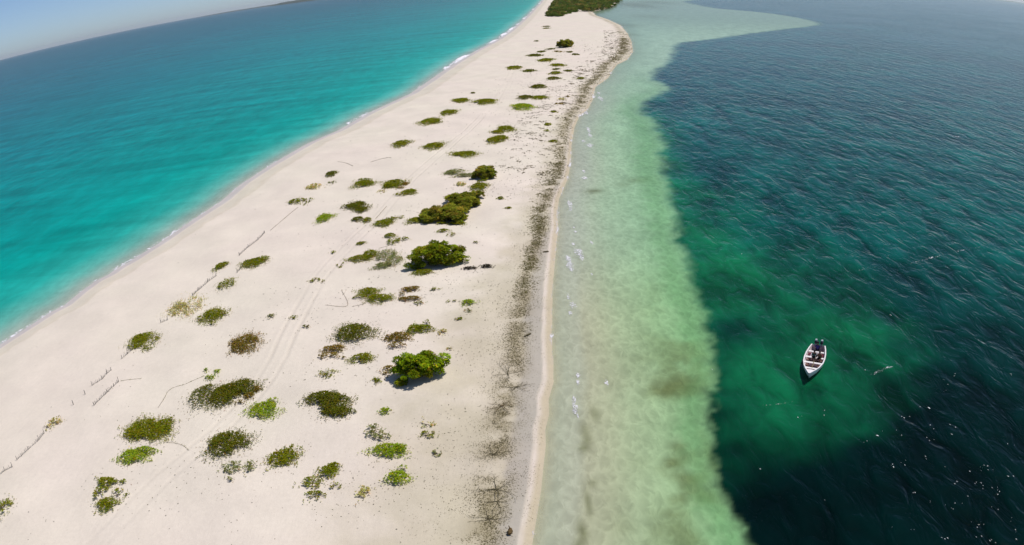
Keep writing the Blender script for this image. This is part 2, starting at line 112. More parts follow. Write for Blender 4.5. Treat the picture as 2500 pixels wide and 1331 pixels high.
    ('beach_shrub', 'lower left small mat under the big bush row', 'shrub', 'low shrubs scattered over the sandbar', 'o', 0.25, [(-9.77, 105.83, 0.72, 0.43, 0.25, 'D')]),
    ('beach_shrub', 'lower right small mat under the big bush row', 'shrub', 'low shrubs scattered over the sandbar', 'o', 0.3, [(-7.49, 105.53, 1.13, 0.74, 0.3, 'D')]),
    ('beach_shrub', 'olive shrub capping the upper right end of the big bush row', 'shrub', 'low shrubs scattered over the sandbar', 'o', 0.6, [(-4.6, 124.07, 1.38, 2.07, 0.6, 'D'), (-4.22, 126.68, 0.85, 0.9, 0.6, 'M')]),
    ('beach_shrub', 'pale sparse tuft between the two rows of big bushes', 'shrub', 'low shrubs scattered over the sandbar', 'p', 0.25, [(-7.81, 126.85, 0.92, 1.37, 0.25, 'M')]),
    ('beach_shrub', 'low greyish shrub trailing left from the foot of a far tall bush', 'shrub', 'low shrubs scattered over the sandbar', 'g', 0.4, [(-9.27, 135.25, 1.95, 1.75, 0.4, 'M'), (-7.3, 132.26, 1.76, 0.77, 0.4, 'D'), (-9.88, 135.46, 0.98, 1.14, 0.4, 'D')]),
    ('beach_shrub', 'dense olive shrub cut at its lower right by the tyre rut', 'shrub', 'low shrubs scattered over the sandbar', 'o', 0.45, [(-19.84, 130.44, 1.75, 2.63, 0.45, 'D'), (-20.67, 128.89, 0.87, 1.23, 0.45, 'D')]),
    ('beach_shrub', 'thin brown strip of shrub beyond the rut at the dense olive shrub', 'shrub', 'low shrubs scattered over the sandbar', 'b', 0.2, [(-17.8, 129.96, 0.58, 0.87, 0.2, 'D'), (-18.19, 127.62, 0.71, 0.77, 0.2, 'M')]),
    ('beach_shrub', 'lacy shrub between the tyre tracks below the dense olive rut shrub', 'shrub', 'low shrubs scattered over the sandbar', 'o', 0.35, [(-16.38, 124.14, 1.18, 1.54, 0.35, 'D'), (-17.62, 122.76, 0.96, 0.99, 0.35, 'M')]),
    ('sand_plant', 'tiny faded tuft below left of the dense olive rut shrub', 'plant', 'tiny plants dotted over the sand', 'p', 0.18, [(-21.32, 125.76, 0.78, 1.16, 0.18, 'S')]),
    ('beach_shrub', 'domed olive shrub left of the dense rut shrub', 'shrub', 'low shrubs scattered over the sandbar', 'o', 0.4, [(-25.42, 131.51, 1.78, 2.0, 0.4, 'D'), (-25.89, 133.9, 1.51, 1.15, 0.4, 'M')]),
    ('beach_shrub', 'small dark green domed shrub nearest the left beach slope', 'shrub', 'low shrubs scattered over the sandbar', 'k', 0.4, [(-33.52, 141.22, 1.12, 1.68, 0.4, 'D')]),
    ('beach_shrub', 'lacy yellowish shrub near the left beach slope', 'shrub', 'low shrubs scattered over the sandbar', 'p', 0.35, [(-34.9, 132.15, 1.36, 2.04, 0.35, 'M'), (-35.74, 131.78, 0.9, 1.25, 0.35, 'S')]),
    ('sand_plant', 'faint grey tuft between the lacy yellowish and the small dark domed shrub', 'plant', 'tiny plants dotted over the sand', 'g', 0.18, [(-31.94, 134.35, 0.91, 1.37, 0.18, 'S')]),
    ('beach_shrub', 'long thin straggling shrub closest to the left water', 'shrub', 'low shrubs scattered over the sandbar', 'o', 0.3, [(-36.04, 123.49, 1.42, 1.44, 0.3, 'M'), (-34.18, 122.88, 1.13, 1.7, 0.3, 'S'), (-36.97, 123.34, 0.64, 0.96, 0.3, 'M')]),
    ('beach_shrub', 'neat round shrub, left one of a level pair on the open sand', 'shrub', 'low shrubs scattered over the sandbar', 'o', 0.5, [(-22.36, 164.29, 1.82, 2.73, 0.5, 'D')]),
    ('beach_shrub', 'neat oval shrub, right one of a level pair, beside the tyre tracks', 'shrub', 'low shrubs scattered over the sandbar', 'o', 0.45, [(-14.81, 159.16, 2.02, 2.85, 0.45, 'D')]),
    ('beach_shrub', 'flat long shrub alone below the stacked trio', 'shrub', 'low shrubs scattered over the sandbar', 'o', 0.35, [(-8.04, 150.21, 2.31, 2.29, 0.35, 'D')]),
    ('beach_shrub', 'upper shrub of a stacked trio in mid distance', 'shrub', 'low shrubs scattered over the sandbar', 'o', 0.45, [(0.62, 173.38, 1.9, 2.84, 0.45, 'D')]),
    ('beach_shrub', 'smallest middle shrub of a stacked trio in mid distance', 'shrub', 'low shrubs scattered over the sandbar', 'o', 0.3, [(-1.27, 169.85, 1.21, 1.69, 0.3, 'D')]),
    ('beach_shrub', 'lowest shrub of a stacked trio, long and lumpy', 'shrub', 'low shrubs scattered over the sandbar', 'o', 0.5, [(-2.11, 161.36, 1.59, 2.36, 0.5, 'D'), (-0.69, 163.04, 1.52, 2.28, 0.5, 'D')]),
    ('beach_shrub', 'oval shrub third along the slanting line next to the left beach', 'shrub', 'low shrubs scattered over the sandbar', 'o', 0.45, [(-17.96, 188.81, 2.58, 3.57, 0.45, 'D')]),
    ('beach_shrub', 'oval shrub second along the slanting line next to the left beach', 'shrub', 'low shrubs scattered over the sandbar', 'o', 0.45, [(-14.0, 200.45, 2.08, 3.12, 0.45, 'D')]),
    ('beach_shrub', 'oval shrub at the far end of the slanting line, left of a larger one', 'shrub', 'low shrubs scattered over the sandbar', 'o', 0.4, [(-11.69, 220.33, 2.15, 3.23, 0.4, 'D')]),
    ('beach_shrub', 'larger long oval shrub right of the end of the slanting line', 'shrub', 'low shrubs scattered over the sandbar', 'o', 0.5, [(-4.51, 214.7, 2.92, 3.82, 0.5, 'D')]),
    ('sand_plant', 'tiny dark tuft above the end of the slanting line of shrubs', 'plant', 'tiny plants dotted over the sand', 'k', 0.18, [(-8.48, 233.87, 0.63, 0.95, 0.18, 'D')]),
    ('beach_shrub', 'plump lime green shrub in mid distance, broadest of its row', 'shrub', 'low shrubs scattered over the sandbar', 'l', 0.8, [(5.53, 202.04, 2.65, 3.98, 0.8, 'D')]),
    ('beach_shrub', 'left half of a joined pair of dark shrubs above the plump lime one', 'shrub', 'low shrubs scattered over the sandbar', 'k', 0.4, [(6.94, 218.07, 2.01, 3.02, 0.4, 'D')]),
    ('beach_shrub', 'right half of a joined pair of dark shrubs above the plump lime one', 'shrub', 'low shrubs scattered over the sandbar', 'o', 0.4, [(10.98, 216.91, 2.0, 2.65, 0.4, 'D')]),
    ('beach_shrub', 'lone dark shrub above the joined pair', 'shrub', 'low shrubs scattered over the sandbar', 'k', 0.5, [(11.79, 239.75, 2.34, 3.04, 0.5, 'D')]),
    ('beach_shrub', 'long olive shrub far up near the left beach', 'shrub', 'low shrubs scattered over the sandbar', 'o', 0.5, [(5.75, 293.29, 2.69, 3.58, 0.5, 'D')]),
    ('beach_shrub', 'flat dark streak of shrub right of the far long olive one', 'shrub', 'low shrubs scattered over the sandbar', 'k', 0.3, [(10.74, 282.47, 1.98, 2.7, 0.3, 'D')]),
    ('beach_shrub', 'lens shaped far shrub below the small upper cluster', 'shrub', 'low shrubs scattered over the sandbar', 'o', 0.5, [(19.42, 314.92, 2.9, 4.35, 0.5, 'D')]),
    ('beach_shrub', 'thin far shrub left in the small upper cluster', 'shrub', 'low shrubs scattered over the sandbar', 'k', 0.35, [(15.91, 337.83, 2.73, 4.1, 0.35, 'D')]),
    ('beach_shrub', 'flat far shrub by itself under the lens shaped one', 'shrub', 'low shrubs scattered over the sandbar', 'o', 0.5, [(22.42, 295.95, 2.41, 3.61, 0.5, 'D')]),
    ('beach_shrub', 'small round far shrub, upper one of two stacked', 'shrub', 'low shrubs scattered over the sandbar', 'o', 0.5, [(19.65, 270.8, 1.76, 2.64, 0.5, 'D')]),
    ('beach_shrub', 'small round far shrub, lower one of two stacked', 'shrub', 'low shrubs scattered over the sandbar', 'k', 0.5, [(18.03, 257.17, 1.82, 2.72, 0.5, 'D')]),
    ('sand_plant', 'thin flat tuft touching the upper of the two stacked far shrubs', 'plant', 'tiny plants dotted over the sand', 'k', 0.18, [(20.77, 283.16, 1.22, 1.83, 0.18, 'D')]),
    ('sand_plant', 'small two lobed tuft right of the stacked far shrubs', 'plant', 'tiny plants dotted over the sand', 'k', 0.18, [(24.71, 276.58, 1.35, 2.02, 0.18, 'D')]),
    ('sand_plant', 'flat dark tuft right under the far tall round bush', 'plant', 'tiny plants dotted over the sand', 'k', 0.18, [(24.87, 364.4, 1.57, 2.35, 0.18, 'D')]),
    ('sand_plant', 'flat dark tuft left in the far upper cluster', 'plant', 'tiny plants dotted over the sand', 'k', 0.18, [(19.71, 352.91, 1.71, 2.56, 0.18, 'D')]),
    ('sand_plant', 'pale brown flat tuft in the far upper cluster', 'plant', 'tiny plants dotted over the sand', 'b', 0.18, [(27.46, 351.04, 2.08, 3.12, 0.18, 'M')]),
    ('sand_plant', 'small flat tuft right of the pale brown one', 'plant', 'tiny plants dotted over the sand', 'k', 0.18, [(32.14, 347.04, 1.31, 1.97, 0.18, 'D')]),
    ('sand_plant', 'small pointed tuft, rightmost of the far upper cluster', 'plant', 'tiny plants dotted over the sand', 'k', 0.18, [(33.35, 333.66, 1.44, 2.16, 0.18, 'D')]),
    ('sand_plant', 'upper one of two flat tufts farthest up before the mangroves', 'plant', 'tiny plants dotted over the sand', 'k', 0.18, [(34.27, 540.51, 2.03, 3.05, 0.18, 'D')]),
    ('sand_plant', 'lower one of two flat tufts farthest up before the mangroves', 'plant', 'tiny plants dotted over the sand', 'o', 0.18, [(33.04, 517.84, 1.95, 2.92, 0.18, 'D')]),
    ('sand_plant', 'tiny tuft alone left of the far tall round bush', 'plant', 'tiny plants dotted over the sand', 'k', 0.18, [(20.86, 415.47, 1.12, 1.67, 0.18, 'D')]),
    ('sand_plant', 'flat tuft near the weedy right shore, level with the lower stacked far shrub', 'plant', 'tiny plants dotted over the sand', 'o', 0.18, [(27.23, 256.52, 1.11, 1.67, 0.18, 'D')]),
    ('sand_plant', 'small tuft left of the weedy shore below the joined pair', 'plant', 'tiny plants dotted over the sand', 'o', 0.18, [(13.21, 194.23, 0.74, 1.11, 0.18, 'D')]),
    ('sand_plant', 'flat brown tuft by the weedy shore right of the plump lime shrub', 'plant', 'tiny plants dotted over the sand', 'b', 0.18, [(15.71, 205.1, 1.23, 1.55, 0.18, 'M')]),
    ('sand_plant', 'pale flat tuft above the flat brown one at the weedy shore', 'plant', 'tiny plants dotted over the sand', 'p', 0.18, [(17.0, 213.57, 1.04, 1.57, 0.18, 'M')]),
    ('sand_plant', 'pale tuft right next to the weed band, uppermost of its pair', 'plant', 'tiny plants dotted over the sand', 'b', 0.18, [(19.17, 218.2, 0.95, 1.42, 0.18, 'M')]),
    ('sand_plant', 'green tuft right of the stacked trio near the weedy shore', 'plant', 'tiny plants dotted over the sand', 'o', 0.18, [(10.6, 177.77, 0.78, 1.16, 0.18, 'D')]),
    ('sand_plant', 'spiky flat tuft below the green one right of the stacked trio', 'plant', 'tiny plants dotted over the sand', 'o', 0.18, [(9.74, 170.58, 0.84, 1.01, 0.18, 'M')]),
    ('sand_plant', 'little mound of green close to the weedy shore above the bare stretch', 'plant', 'tiny plants dotted over the sand', 'o', 0.18, [(10.36, 159.08, 0.78, 1.07, 0.18, 'D')]),
    ('sand_plant', 'grey tuft alone on the sand, right of the lacy olive shrub', 'plant', 'tiny plants dotted over the sand', 'g', 0.18, [(-4.56, 96.65, 0.33, 0.49, 0.18, 'M')]),
    ('sand_plant', 'olive tuft on weedy ground right of the shrub capping the bush row', 'plant', 'tiny plants dotted over the sand', 'o', 0.18, [(-1.1, 117.65, 0.46, 0.66, 0.18, 'D')]),
    ('sand_plant', 'olive tuft lower on weedy ground right of the big bush row', 'plant', 'tiny plants dotted over the sand', 'o', 0.18, [(0.04, 112.03, 0.5, 0.38, 0.18, 'D')]),
    ('seaweed_clump', 'dark dead weed clump, left one of two lying below right of the tallest bush', 'seaweed clump', 'dark weed clumps on the sand', 'd', 0.12, [(-5.19, 87.7, 0.81, 0.35, 0.12, 'D')]),
    ('seaweed_clump', 'dark dead weed clump, right one of two lying below right of the tallest bush', 'seaweed clump', 'dark weed clumps on the sand', 'd', 0.12, [(-3.03, 88.08, 0.66, 0.49, 0.12, 'D')]),
]
BUSHES = [
    ('big lime green leafy bush with ragged right edge, nearest tall bush', -9.04, 61.02, 2.48, 1.79, 2.4, 'L'),
    ('tallest round dense green bush with dark shade at its lower left', -9.7, 89.96, 3.2, 2.56, 2.6, 'G'),
    ('green bush forming the lower end of the long bush row with dark shade below', -9.35, 108.7, 3.35, 3.69, 1.8, 'M'),
    ('bright bush in the middle of the long bush row', -6.95, 114.9, 2.5, 3.75, 1.8, 'M'),
    ('small bush bulging right from the upper part of the long bush row', -4.97, 118.51, 1.38, 1.8, 1.1, 'M'),
    ('domed bush farther back with grey shrub trailing from its left foot', -3.7, 131.04, 2.31, 2.31, 1.9, 'M'),
    ('far lone bush, tall and ragged, below the mangroves', 32.6, 372.22, 4.2, 3.36, 4.0, 'M'),
]
FENCES = [
    ('long low fence of grey sticks with three taller posts, nearest the front', [(-41.37, 56.69), (-41.04, 59.28), (-40.73, 61.56)]),
    ('broken low stick fence running up behind the long front one', [(-43.71, 60.69), (-43.09, 62.08), (-43.1, 63.38), (-42.9, 64.04)]),
    ('low stick fence at the left picture edge', [(-46.34, 44.2), (-45.97, 45.09), (-45.48, 45.81)]),
    ('low stick fence running up to the small sparse shrub at the left', [(-45.58, 46.95), (-45.23, 48.75), (-44.93, 50.5), (-44.99, 51.67)]),
    ('low stick fence leading up to the light olive shrub', [(-42.91, 66.91), (-42.73, 68.13), (-42.54, 69.36)]),
    ('low stick fence ending at the shrub with upright grey sprigs', [(-40.46, 83.88), (-40.28, 85.59), (-39.85, 88.33), (-39.25, 90.08)]),
    ('short low stick fence at the lower end of the slanting olive shrub', [(-36.31, 90.58), (-36.2, 92.64)]),
    ('curved low stick fence farther up the left beach', [(-38.27, 97.51), (-38.03, 101.12), (-37.44, 104.33), (-37.3, 107.45)]),
    ('short low fence stub under the pale thin shrub', [(-41.71, 75.97), (-41.04, 76.68)]),
]
STAKES = [
    ('single short stake left of the broken low fence', -43.7, 58.93),
    ('single short stake nearest the left front', -44.2, 56.97),
]
VINES = [
    ('thin dotted creeper curving left from the big two toned shrub', [(-33.86, 56.53), (-33.86, 58.34), (-34.02, 59.65), (-33.59, 60.34), (-32.59, 60.78), (-31.8, 61.73), (-30.95, 62.57)]),
    ('thin dotted creeper right of the wide olive shrub', [(-30.73, 50.78), (-29.65, 50.67), (-28.77, 50.29), (-27.93, 49.54)]),
    ('thin creeper running right from the top of the long front fence', [(-40.57, 61.66), (-39.9, 61.95), (-38.98, 62.15), (-38.26, 62.24)]),
    ('dry forked runner on the sand above the long humped shrub', [(-21.41, 78.4), (-20.18, 77.85), (-19.05, 77.45), (-18.59, 77.84), (-19.17, 79.76), (-19.85, 81.32), (-20.3, 82.65)]),
    ('thin creeper line joining the dry forked runner to the long humped shrub', [(-18.1, 77.45), (-17.21, 77.83), (-16.59, 78.38)]),
    ('thin runner between the lacy olive and the dense pointed shrub', [(-17.73, 96.69), (-16.95, 97.16), (-16.34, 97.7)]),
    ('fine runner stretching up from the long straggling shrub fence line', [(-36.61, 108.38), (-35.95, 113.41), (-35.58, 117.36), (-35.02, 120.28)]),
    ('short dark twig lying on the left tyre rut above the brush by the tracks', [(-20.16, 110.16), (-19.75, 113.16), (-19.26, 116.37)]),
    ('pale runner crossing the open sand above the slanting shrub pair', [(-26.88, 148.67), (-24.26, 151.05), (-23.0, 151.12)]),
    ('thin crossing runners on sand left of the domed shrubs', [(-34.37, 152.1), (-32.28, 150.29), (-30.18, 146.74)]),
]
DEAD = [
    ('star shaped dead branch in the weed band with arms spread wide', -0.95, 61.39, 2.2),
    ('dead branch with one arm pointing at the water below the star shaped one', -0.2, 59.02, 1.6),
    ('reddish brown dead brush heap in the weed band', -1.54, 55.9, 1.5),
    ('long forked dead branch lowest in the weed band', -2.1, 44.31, 1.8),
    ('dark dead twigs by the curve of the weed band', -2.29, 48.69, 1.5),
    ('tangled dead branch at the very front of the weed band', -2.61, 41.04, 1.4),
    ('dead branch beside the damp sand above the tangled one', -2.03, 42.95, 1.3),
]
LOGS = [
    ('short dark driftwood log on the damp sand', 1.21, 69.18, 0.9, 40),
    ('brown weathered driftwood stump on damp sand at the front', -1.2, 39.55, 0.55, 80),
    ('small dark log at the top of the pale swash strip', 4.55, 93.03, 0.8, 10),
]
SKIFF_LOC = (29.41, 61.75, 0.0); SKIFF_RZ = -2.0931

def seg_dist(px, py, pl):
    """distance from points to an open polyline"""
    best = np.full(px.shape, 1e18)
    for (ax, ay), (bx, by) in zip(pl[:-1], pl[1:]):
        dx, dy = bx-ax, by-ay
        t = np.clip(((px-ax)*dx+(py-ay)*dy)/(dx*dx+dy*dy+1e-12), 0, 1)
        d = (px-ax-t*dx)**2+(py-ay-t*dy)**2
        np.minimum(best, d, out=best)
    return np.sqrt(best)
def inside(px, py, poly):
    c = np.zeros(px.shape, bool)
    n = len(poly)
    for i in range(n):
        x1, y1 = poly[i]; x2, y2 = poly[(i+1) % n]
        if y1 == y2: continue
        m = ((y1 > py) != (y2 > py)) & (px < (x2-x1)*(py-y1)/(y2-y1)+x1)
        c ^= m
    return c
def shore(px, py):
    """signed distances (land positive) to the left and the right shoreline"""
    land = inside(px, py, LEFT_SHORE+RIGHT_SHORE[::-1])
    s = np.where(land, 1., -1.)
    return seg_dist(px, py, LEFT_SHORE)*s, seg_dist(px, py, RIGHT_SHORE)*s, land
def ground_height(px, py):
    dl, dr, land = shore(px, py)
    def up(d, e, k): return k*(1-np.exp(-np.maximum(d, 0)/e))
    hl = up(dl, 6., 1.0); hr = up(dr, 2.2, .45)+up(dr-6, 8., .45)
    z = np.minimum(hl, hr)
    und = -np.minimum(np.abs(dl)*.09, 3.)
    unr = -np.minimum(np.abs(dr)*.035, 2.5)
    z = np.where(land, z, np.where(np.abs(dl) < np.abs(dr), und, unr))
    z = z+np.where(land, np.minimum(1, np.minimum(dl, dr)/5)*(.10*np.sin(px*.21+.6*np.sin(py*.13))*np.sin(py*.17+1.3)+.05*np.sin(px*.55+py*.31)), 0)
    return z

# ---------------------------------------------------------------- helpers
C = bpy.context.scene.collection
rng = np.random.default_rng(7)

def tag(o, label=None, cat=None, group=None, kind=None):
    if label: o['label'] = label
    if cat: o['category'] = cat
    if group: o['group'] = group
    if kind: o['kind'] = kind
    return o

def np_mesh(name, V, F, mat, parent=None, smooth=False, **attrs):
    """mesh object from arrays: V (n,3), F (m,3 or 4); attrs: per-vertex floats (n) or colours (n,3)"""
    me = bpy.data.meshes.new(name)
    V = np.asarray(V, np.float32); F = np.asarray(F, np.int32)
    k = F.shape[1]
    me.vertices.add(len(V)); me.vertices.foreach_set('co', V.ravel())
    me.loops.add(F.size); me.loops.foreach_set('vertex_index', F.ravel())
    me.polygons.add(len(F)); me.polygons.foreach_set('loop_start', np.arange(0, F.size, k, dtype=np.int32))
    if smooth: me.polygons.foreach_set('use_smooth', np.ones(len(F), bool))
    for a, d in attrs.items():
        d = np.asarray(d, np.float32)
        if d.ndim == 2:
            at = me.attributes.new(a, 'FLOAT_COLOR', 'POINT')
            at.data.foreach_set('color', np.concatenate([d, np.ones((len(d), 1), np.float32)], 1).ravel())
        else:
            at = me.attributes.new(a, 'FLOAT', 'POINT'); at.data.foreach_set('value', d)
    me.update(calc_edges=True); me.validate()
    if mat: me.materials.append(mat)
    o = bpy.data.objects.new(name, me); C.objects.link(o)
    if parent: o.parent = parent
    return o

def empty(name, loc, rz=0):
    o = bpy.data.objects.new(name, None); C.objects.link(o)
    o.location = loc; o.rotation_euler = (0, 0, rz); o.empty_display_size = .3
    return o

class MB:
    """collects simple shapes into one mesh"""
    def __init__(s): s.v = []; s.f = []
    def add(s, vs, fs):
        n = len(s.v); s.v += [tuple(p) for p in vs]; s.f += [tuple(i+n for i in f) for f in fs]
    def box(s, c, d, bev=.0, rz=0.):
        x, y, z = [q/2 for q in d]; b = min(bev, x*.6, y*.6, z*.6)
        ring = [(x-b, y), (x, y-b), (x, -y+b), (x-b, -y), (-x+b, -y), (-x, -y+b), (-x, y-b), (-x+b, y)]
        lay = [(-z, b), (-z+b, 0), (z-b, 0), (z, b)]
        vs = []
        for zz, ins in lay:
            for px, py in ring:
                kx = (x-ins)/x; ky = (y-ins)/y
                a, bb = px*kx, py*ky
                vs.append((c[0]+a*math.cos(rz)-bb*math.sin(rz), c[1]+a*math.sin(rz)+bb*math.cos(rz), c[2]+zz))
        fs = [tuple(range(7, -1, -1)) [::-1]] if False else [tuple(range(8))]
        fs += [tuple(24+i for i in range(7, -1, -1))]
        for l in range(3):
            for i in range(8):
                j = (i+1) % 8
                fs.append((l*8+j, l*8+i, (l+1)*8+i, (l+1)*8+j))
        s.add(vs, fs)
    def tube(s, pts, rad, n=6):
        pts = [Vector(p) for p in pts]
        if not hasattr(rad, '__len__'): rad = [rad]*len(pts)
        vs = []; fs = []
        for i, p in enumerate(pts):
            t = (pts[min(i+1, len(pts)-1)]-pts[max(i-1, 0)]).normalized()
            a = t.cross(Vector((.13, .27, 1))).normalized() if abs(t.z) < .95 else t.cross(Vector((1, .1, 0))).normalized()
            b = t.cross(a)
            for k in range(n):
                an = 2*math.pi*k/n
                vs.append(p+(a*math.cos(an)+b*math.sin(an))*rad[i])
        for i in range(len(pts)-1):
            for k in range(n):
                fs.append((i*n+k, i*n+(k+1) % n, (i+1)*n+(k+1) % n, (i+1)*n+k))
        fs.append(tuple(range(n-1, -1, -1))); fs.append(tuple((len(pts)-1)*n+k for k in range(n)))
        s.add(vs, fs)
    def lathe(s, prof, n=12, c=(0, 0, 0)):
        vs = []; fs = []
        for r, z in prof:
            for k in range(n):
                a = 2*math.pi*k/n; vs.append((c[0]+r*math.cos(a), c[1]+r*math.sin(a), c[2]+z))
        for i in range(len(prof)-1):
            for k in range(n):
                fs.append((i*n+k, i*n+(k+1) % n, (i+1)*n+(k+1) % n, (i+1)*n+k))
        s.add(vs, fs)
    def build(s, name, mat, parent=None, smooth=False):
        me = bpy.data.meshes.new(name); me.from_pydata(s.v, [], s.f); me.update()
        bm = bmesh.new(); bm.from_mesh(me); bmesh.ops.recalc_face_normals(bm, faces=bm.faces); bm.to_mesh(me); bm.free()
        if smooth:
            for p in me.polygons: p.use_smooth = True
        if mat: me.materials.append(mat)
        o = bpy.data.objects.new(name, me); C.objects.link(o)
        if parent: o.parent = parent
        return o

# ---------------------------------------------------------------- materials
def new_mat(name):
    m = bpy.data.materials.new(name); m.use_nodes = True
    nt = m.node_tree; nt.nodes.clear()
    return m, nt, nt.nodes, nt.links
def nd(ns, typ, **kw):
    n = ns.new(typ)
    for k, v in kw.items():
        if k.startswith('i_'):
            key = k[2:]
            n.inputs[int(key) if key.isdigit() else key.replace('_', ' ')].default_value = v
        else: setattr(n, k, v)
    return n
def plain(name, col, rough=.6, var=.12, scale=6., spec=.3):
    m, nt, N, L = new_mat(name)
    out = nd(N, 'ShaderNodeOutputMaterial'); p = nd(N, 'ShaderNodeBsdfPrincipled')
    p.inputs['Roughness'].default_value = rough; p.inputs['Specular IOR Level'].default_value = spec
    tc = nd(N, 'ShaderNodeTexCoord'); no = nd(N, 'ShaderNodeTexNoise', i_Scale=scale, i_Detail=4.)
    mr = nd(N, 'ShaderNodeMapRange'); mr.inputs['To Min'].default_value = 1-var; mr.inputs['To Max'].default_value = 1+var
    mx = nd(N, 'ShaderNodeVectorMath', operation='SCALE'); mx.inputs[0].default_value = col
    L.new(tc.outputs['Object'], no.inputs['Vector']); L.new(no.outputs['Fac'], mr.inputs['Value'])
    L.new(mr.outputs[0], mx.inputs['Scale']); L.new(mx.outputs[0], p.inputs['Base Color'])
    L.new(p.outputs[0], out.inputs[0])
    return m

def mat_leaf():
    m, nt, N, L = new_mat('leaf')
    out = nd(N, 'ShaderNodeOutputMaterial'); a = nd(N, 'ShaderNodeAttribute', attribute_name='leaf_tint')
    d = nd(N, 'ShaderNodeBsdfDiffuse'); t = nd(N, 'ShaderNodeBsdfTranslucent'); mx = nd(N, 'ShaderNodeMixShader', i_0=.4)
    g = nd(N, 'ShaderNodeBsdfGlossy', i_Roughness=.5); g.inputs['Color'].default_value = (1, 1, 1, 1); m2 = nd(N, 'ShaderNodeMixShader', i_0=.0)
    L.new(a.outputs['Color'], d.inputs[0]); L.new(a.outputs['Color'], t.inputs[0])
    L.new(d.outputs[0], mx.inputs[1]); L.new(t.outputs[0], mx.inputs[2])
    L.new(mx.outputs[0], m2.inputs[1]); L.new(g.outputs[0], m2.inputs[2]); L.new(m2.outputs[0], out.inputs[0])
    return m

def mat_sand():
    m, nt, N, L = new_mat('sand')
    out = nd(N, 'ShaderNodeOutputMaterial'); p = nd(N, 'ShaderNodeBsdfPrincipled', i_Roughness=.9)
    p.inputs['Specular IOR Level'].default_value = .1
    a = nd(N, 'ShaderNodeAttribute', attribute_name='sand_tint'); geo = nd(N, 'ShaderNodeNewGeometry')
    n1 = nd(N, 'ShaderNodeTexNoise', i_Scale=.16, i_Detail=6., i_Roughness=.6)
    n2 = nd(N, 'ShaderNodeTexNoise', i_Scale=2.6, i_Detail=7., i_Roughness=.72)
    n3 = nd(N, 'ShaderNodeTexNoise', i_Scale=.045, i_Detail=3.)
    for n in (n1, n2, n3): L.new(geo.outputs['Position'], n.inputs['Vector'])
    r1 = nd(N, 'ShaderNodeMapRange'); r1.inputs['From Min'].default_value = .3; r1.inputs['From Max'].default_value = .7; r1.inputs['To Min'].default_value = .925; r1.inputs['To Max'].default_value = 1.045
    r2 = nd(N, 'ShaderNodeMapRange'); r2.inputs['From Min'].default_value = .3; r2.inputs['From Max'].default_value = .7; r2.inputs['To Min'].default_value = .95; r2.inputs['To Max'].default_value = 1.04
    L.new(n1.outputs['Fac'], r1.inputs[0]); L.new(n2.outputs['Fac'], r2.inputs[0])
    mu = nd(N, 'ShaderNodeMath', operation='MULTIPLY'); L.new(r1.outputs[0], mu.inputs[0]); L.new(r2.outputs[0], mu.inputs[1])
    sc = nd(N, 'ShaderNodeVectorMath', operation='SCALE'); L.new(a.outputs['Color'], sc.inputs[0]); L.new(mu.outputs[0], sc.inputs['Scale'])
    # slow drift between pinkish and yellowish sand
    mc = nd(N, 'ShaderNodeMix', data_type='RGBA', blend_type='MULTIPLY'); mc.inputs[0].default_value = 1.
    cr = nd(N, 'ShaderNodeValToRGB'); cr.color_ramp.elements[0].position = .35; cr.color_ramp.elements[0].color = (1.0, .985, .985, 1)
    cr.color_ramp.elements[1].position = .65; cr.color_ramp.elements[1].color = (.985, 1.0, .965, 1)
    L.new(n3.outputs['Fac'], cr.inputs[0]); L.new(sc.outputs[0], mc.inputs[6]); L.new(cr.outputs[0], mc.inputs[7])
    L.new(mc.outputs[2], p.inputs['Base Color'])
    # wind ripples and footprints
    mp = nd(N, 'ShaderNodeMapping'); mp.inputs['Rotation'].default_value = (0, 0, .6); mp.inputs['Scale'].default_value = (1., .22, 1.)
    n4 = nd(N, 'ShaderNodeTexNoise', i_Scale=2.2, i_Detail=5., i_Roughness=.6); L.new(geo.outputs['Position'], mp.inputs[0]); L.new(mp.outputs[0], n4.inputs['Vector'])
    ad = nd(N, 'ShaderNodeMath', operation='ADD'); L.new(n4.outputs['Fac'], ad.inputs[0]); L.new(n2.outputs['Fac'], ad.inputs[1])
    bp = nd(N, 'ShaderNodeBump', i_Strength=.34, i_Distance=.09); L.new(ad.outputs[0], bp.inputs['Height']); L.new(bp.outputs[0], p.inputs['Normal'])
    L.new(p.outputs[0], out.inputs[0])
    return m

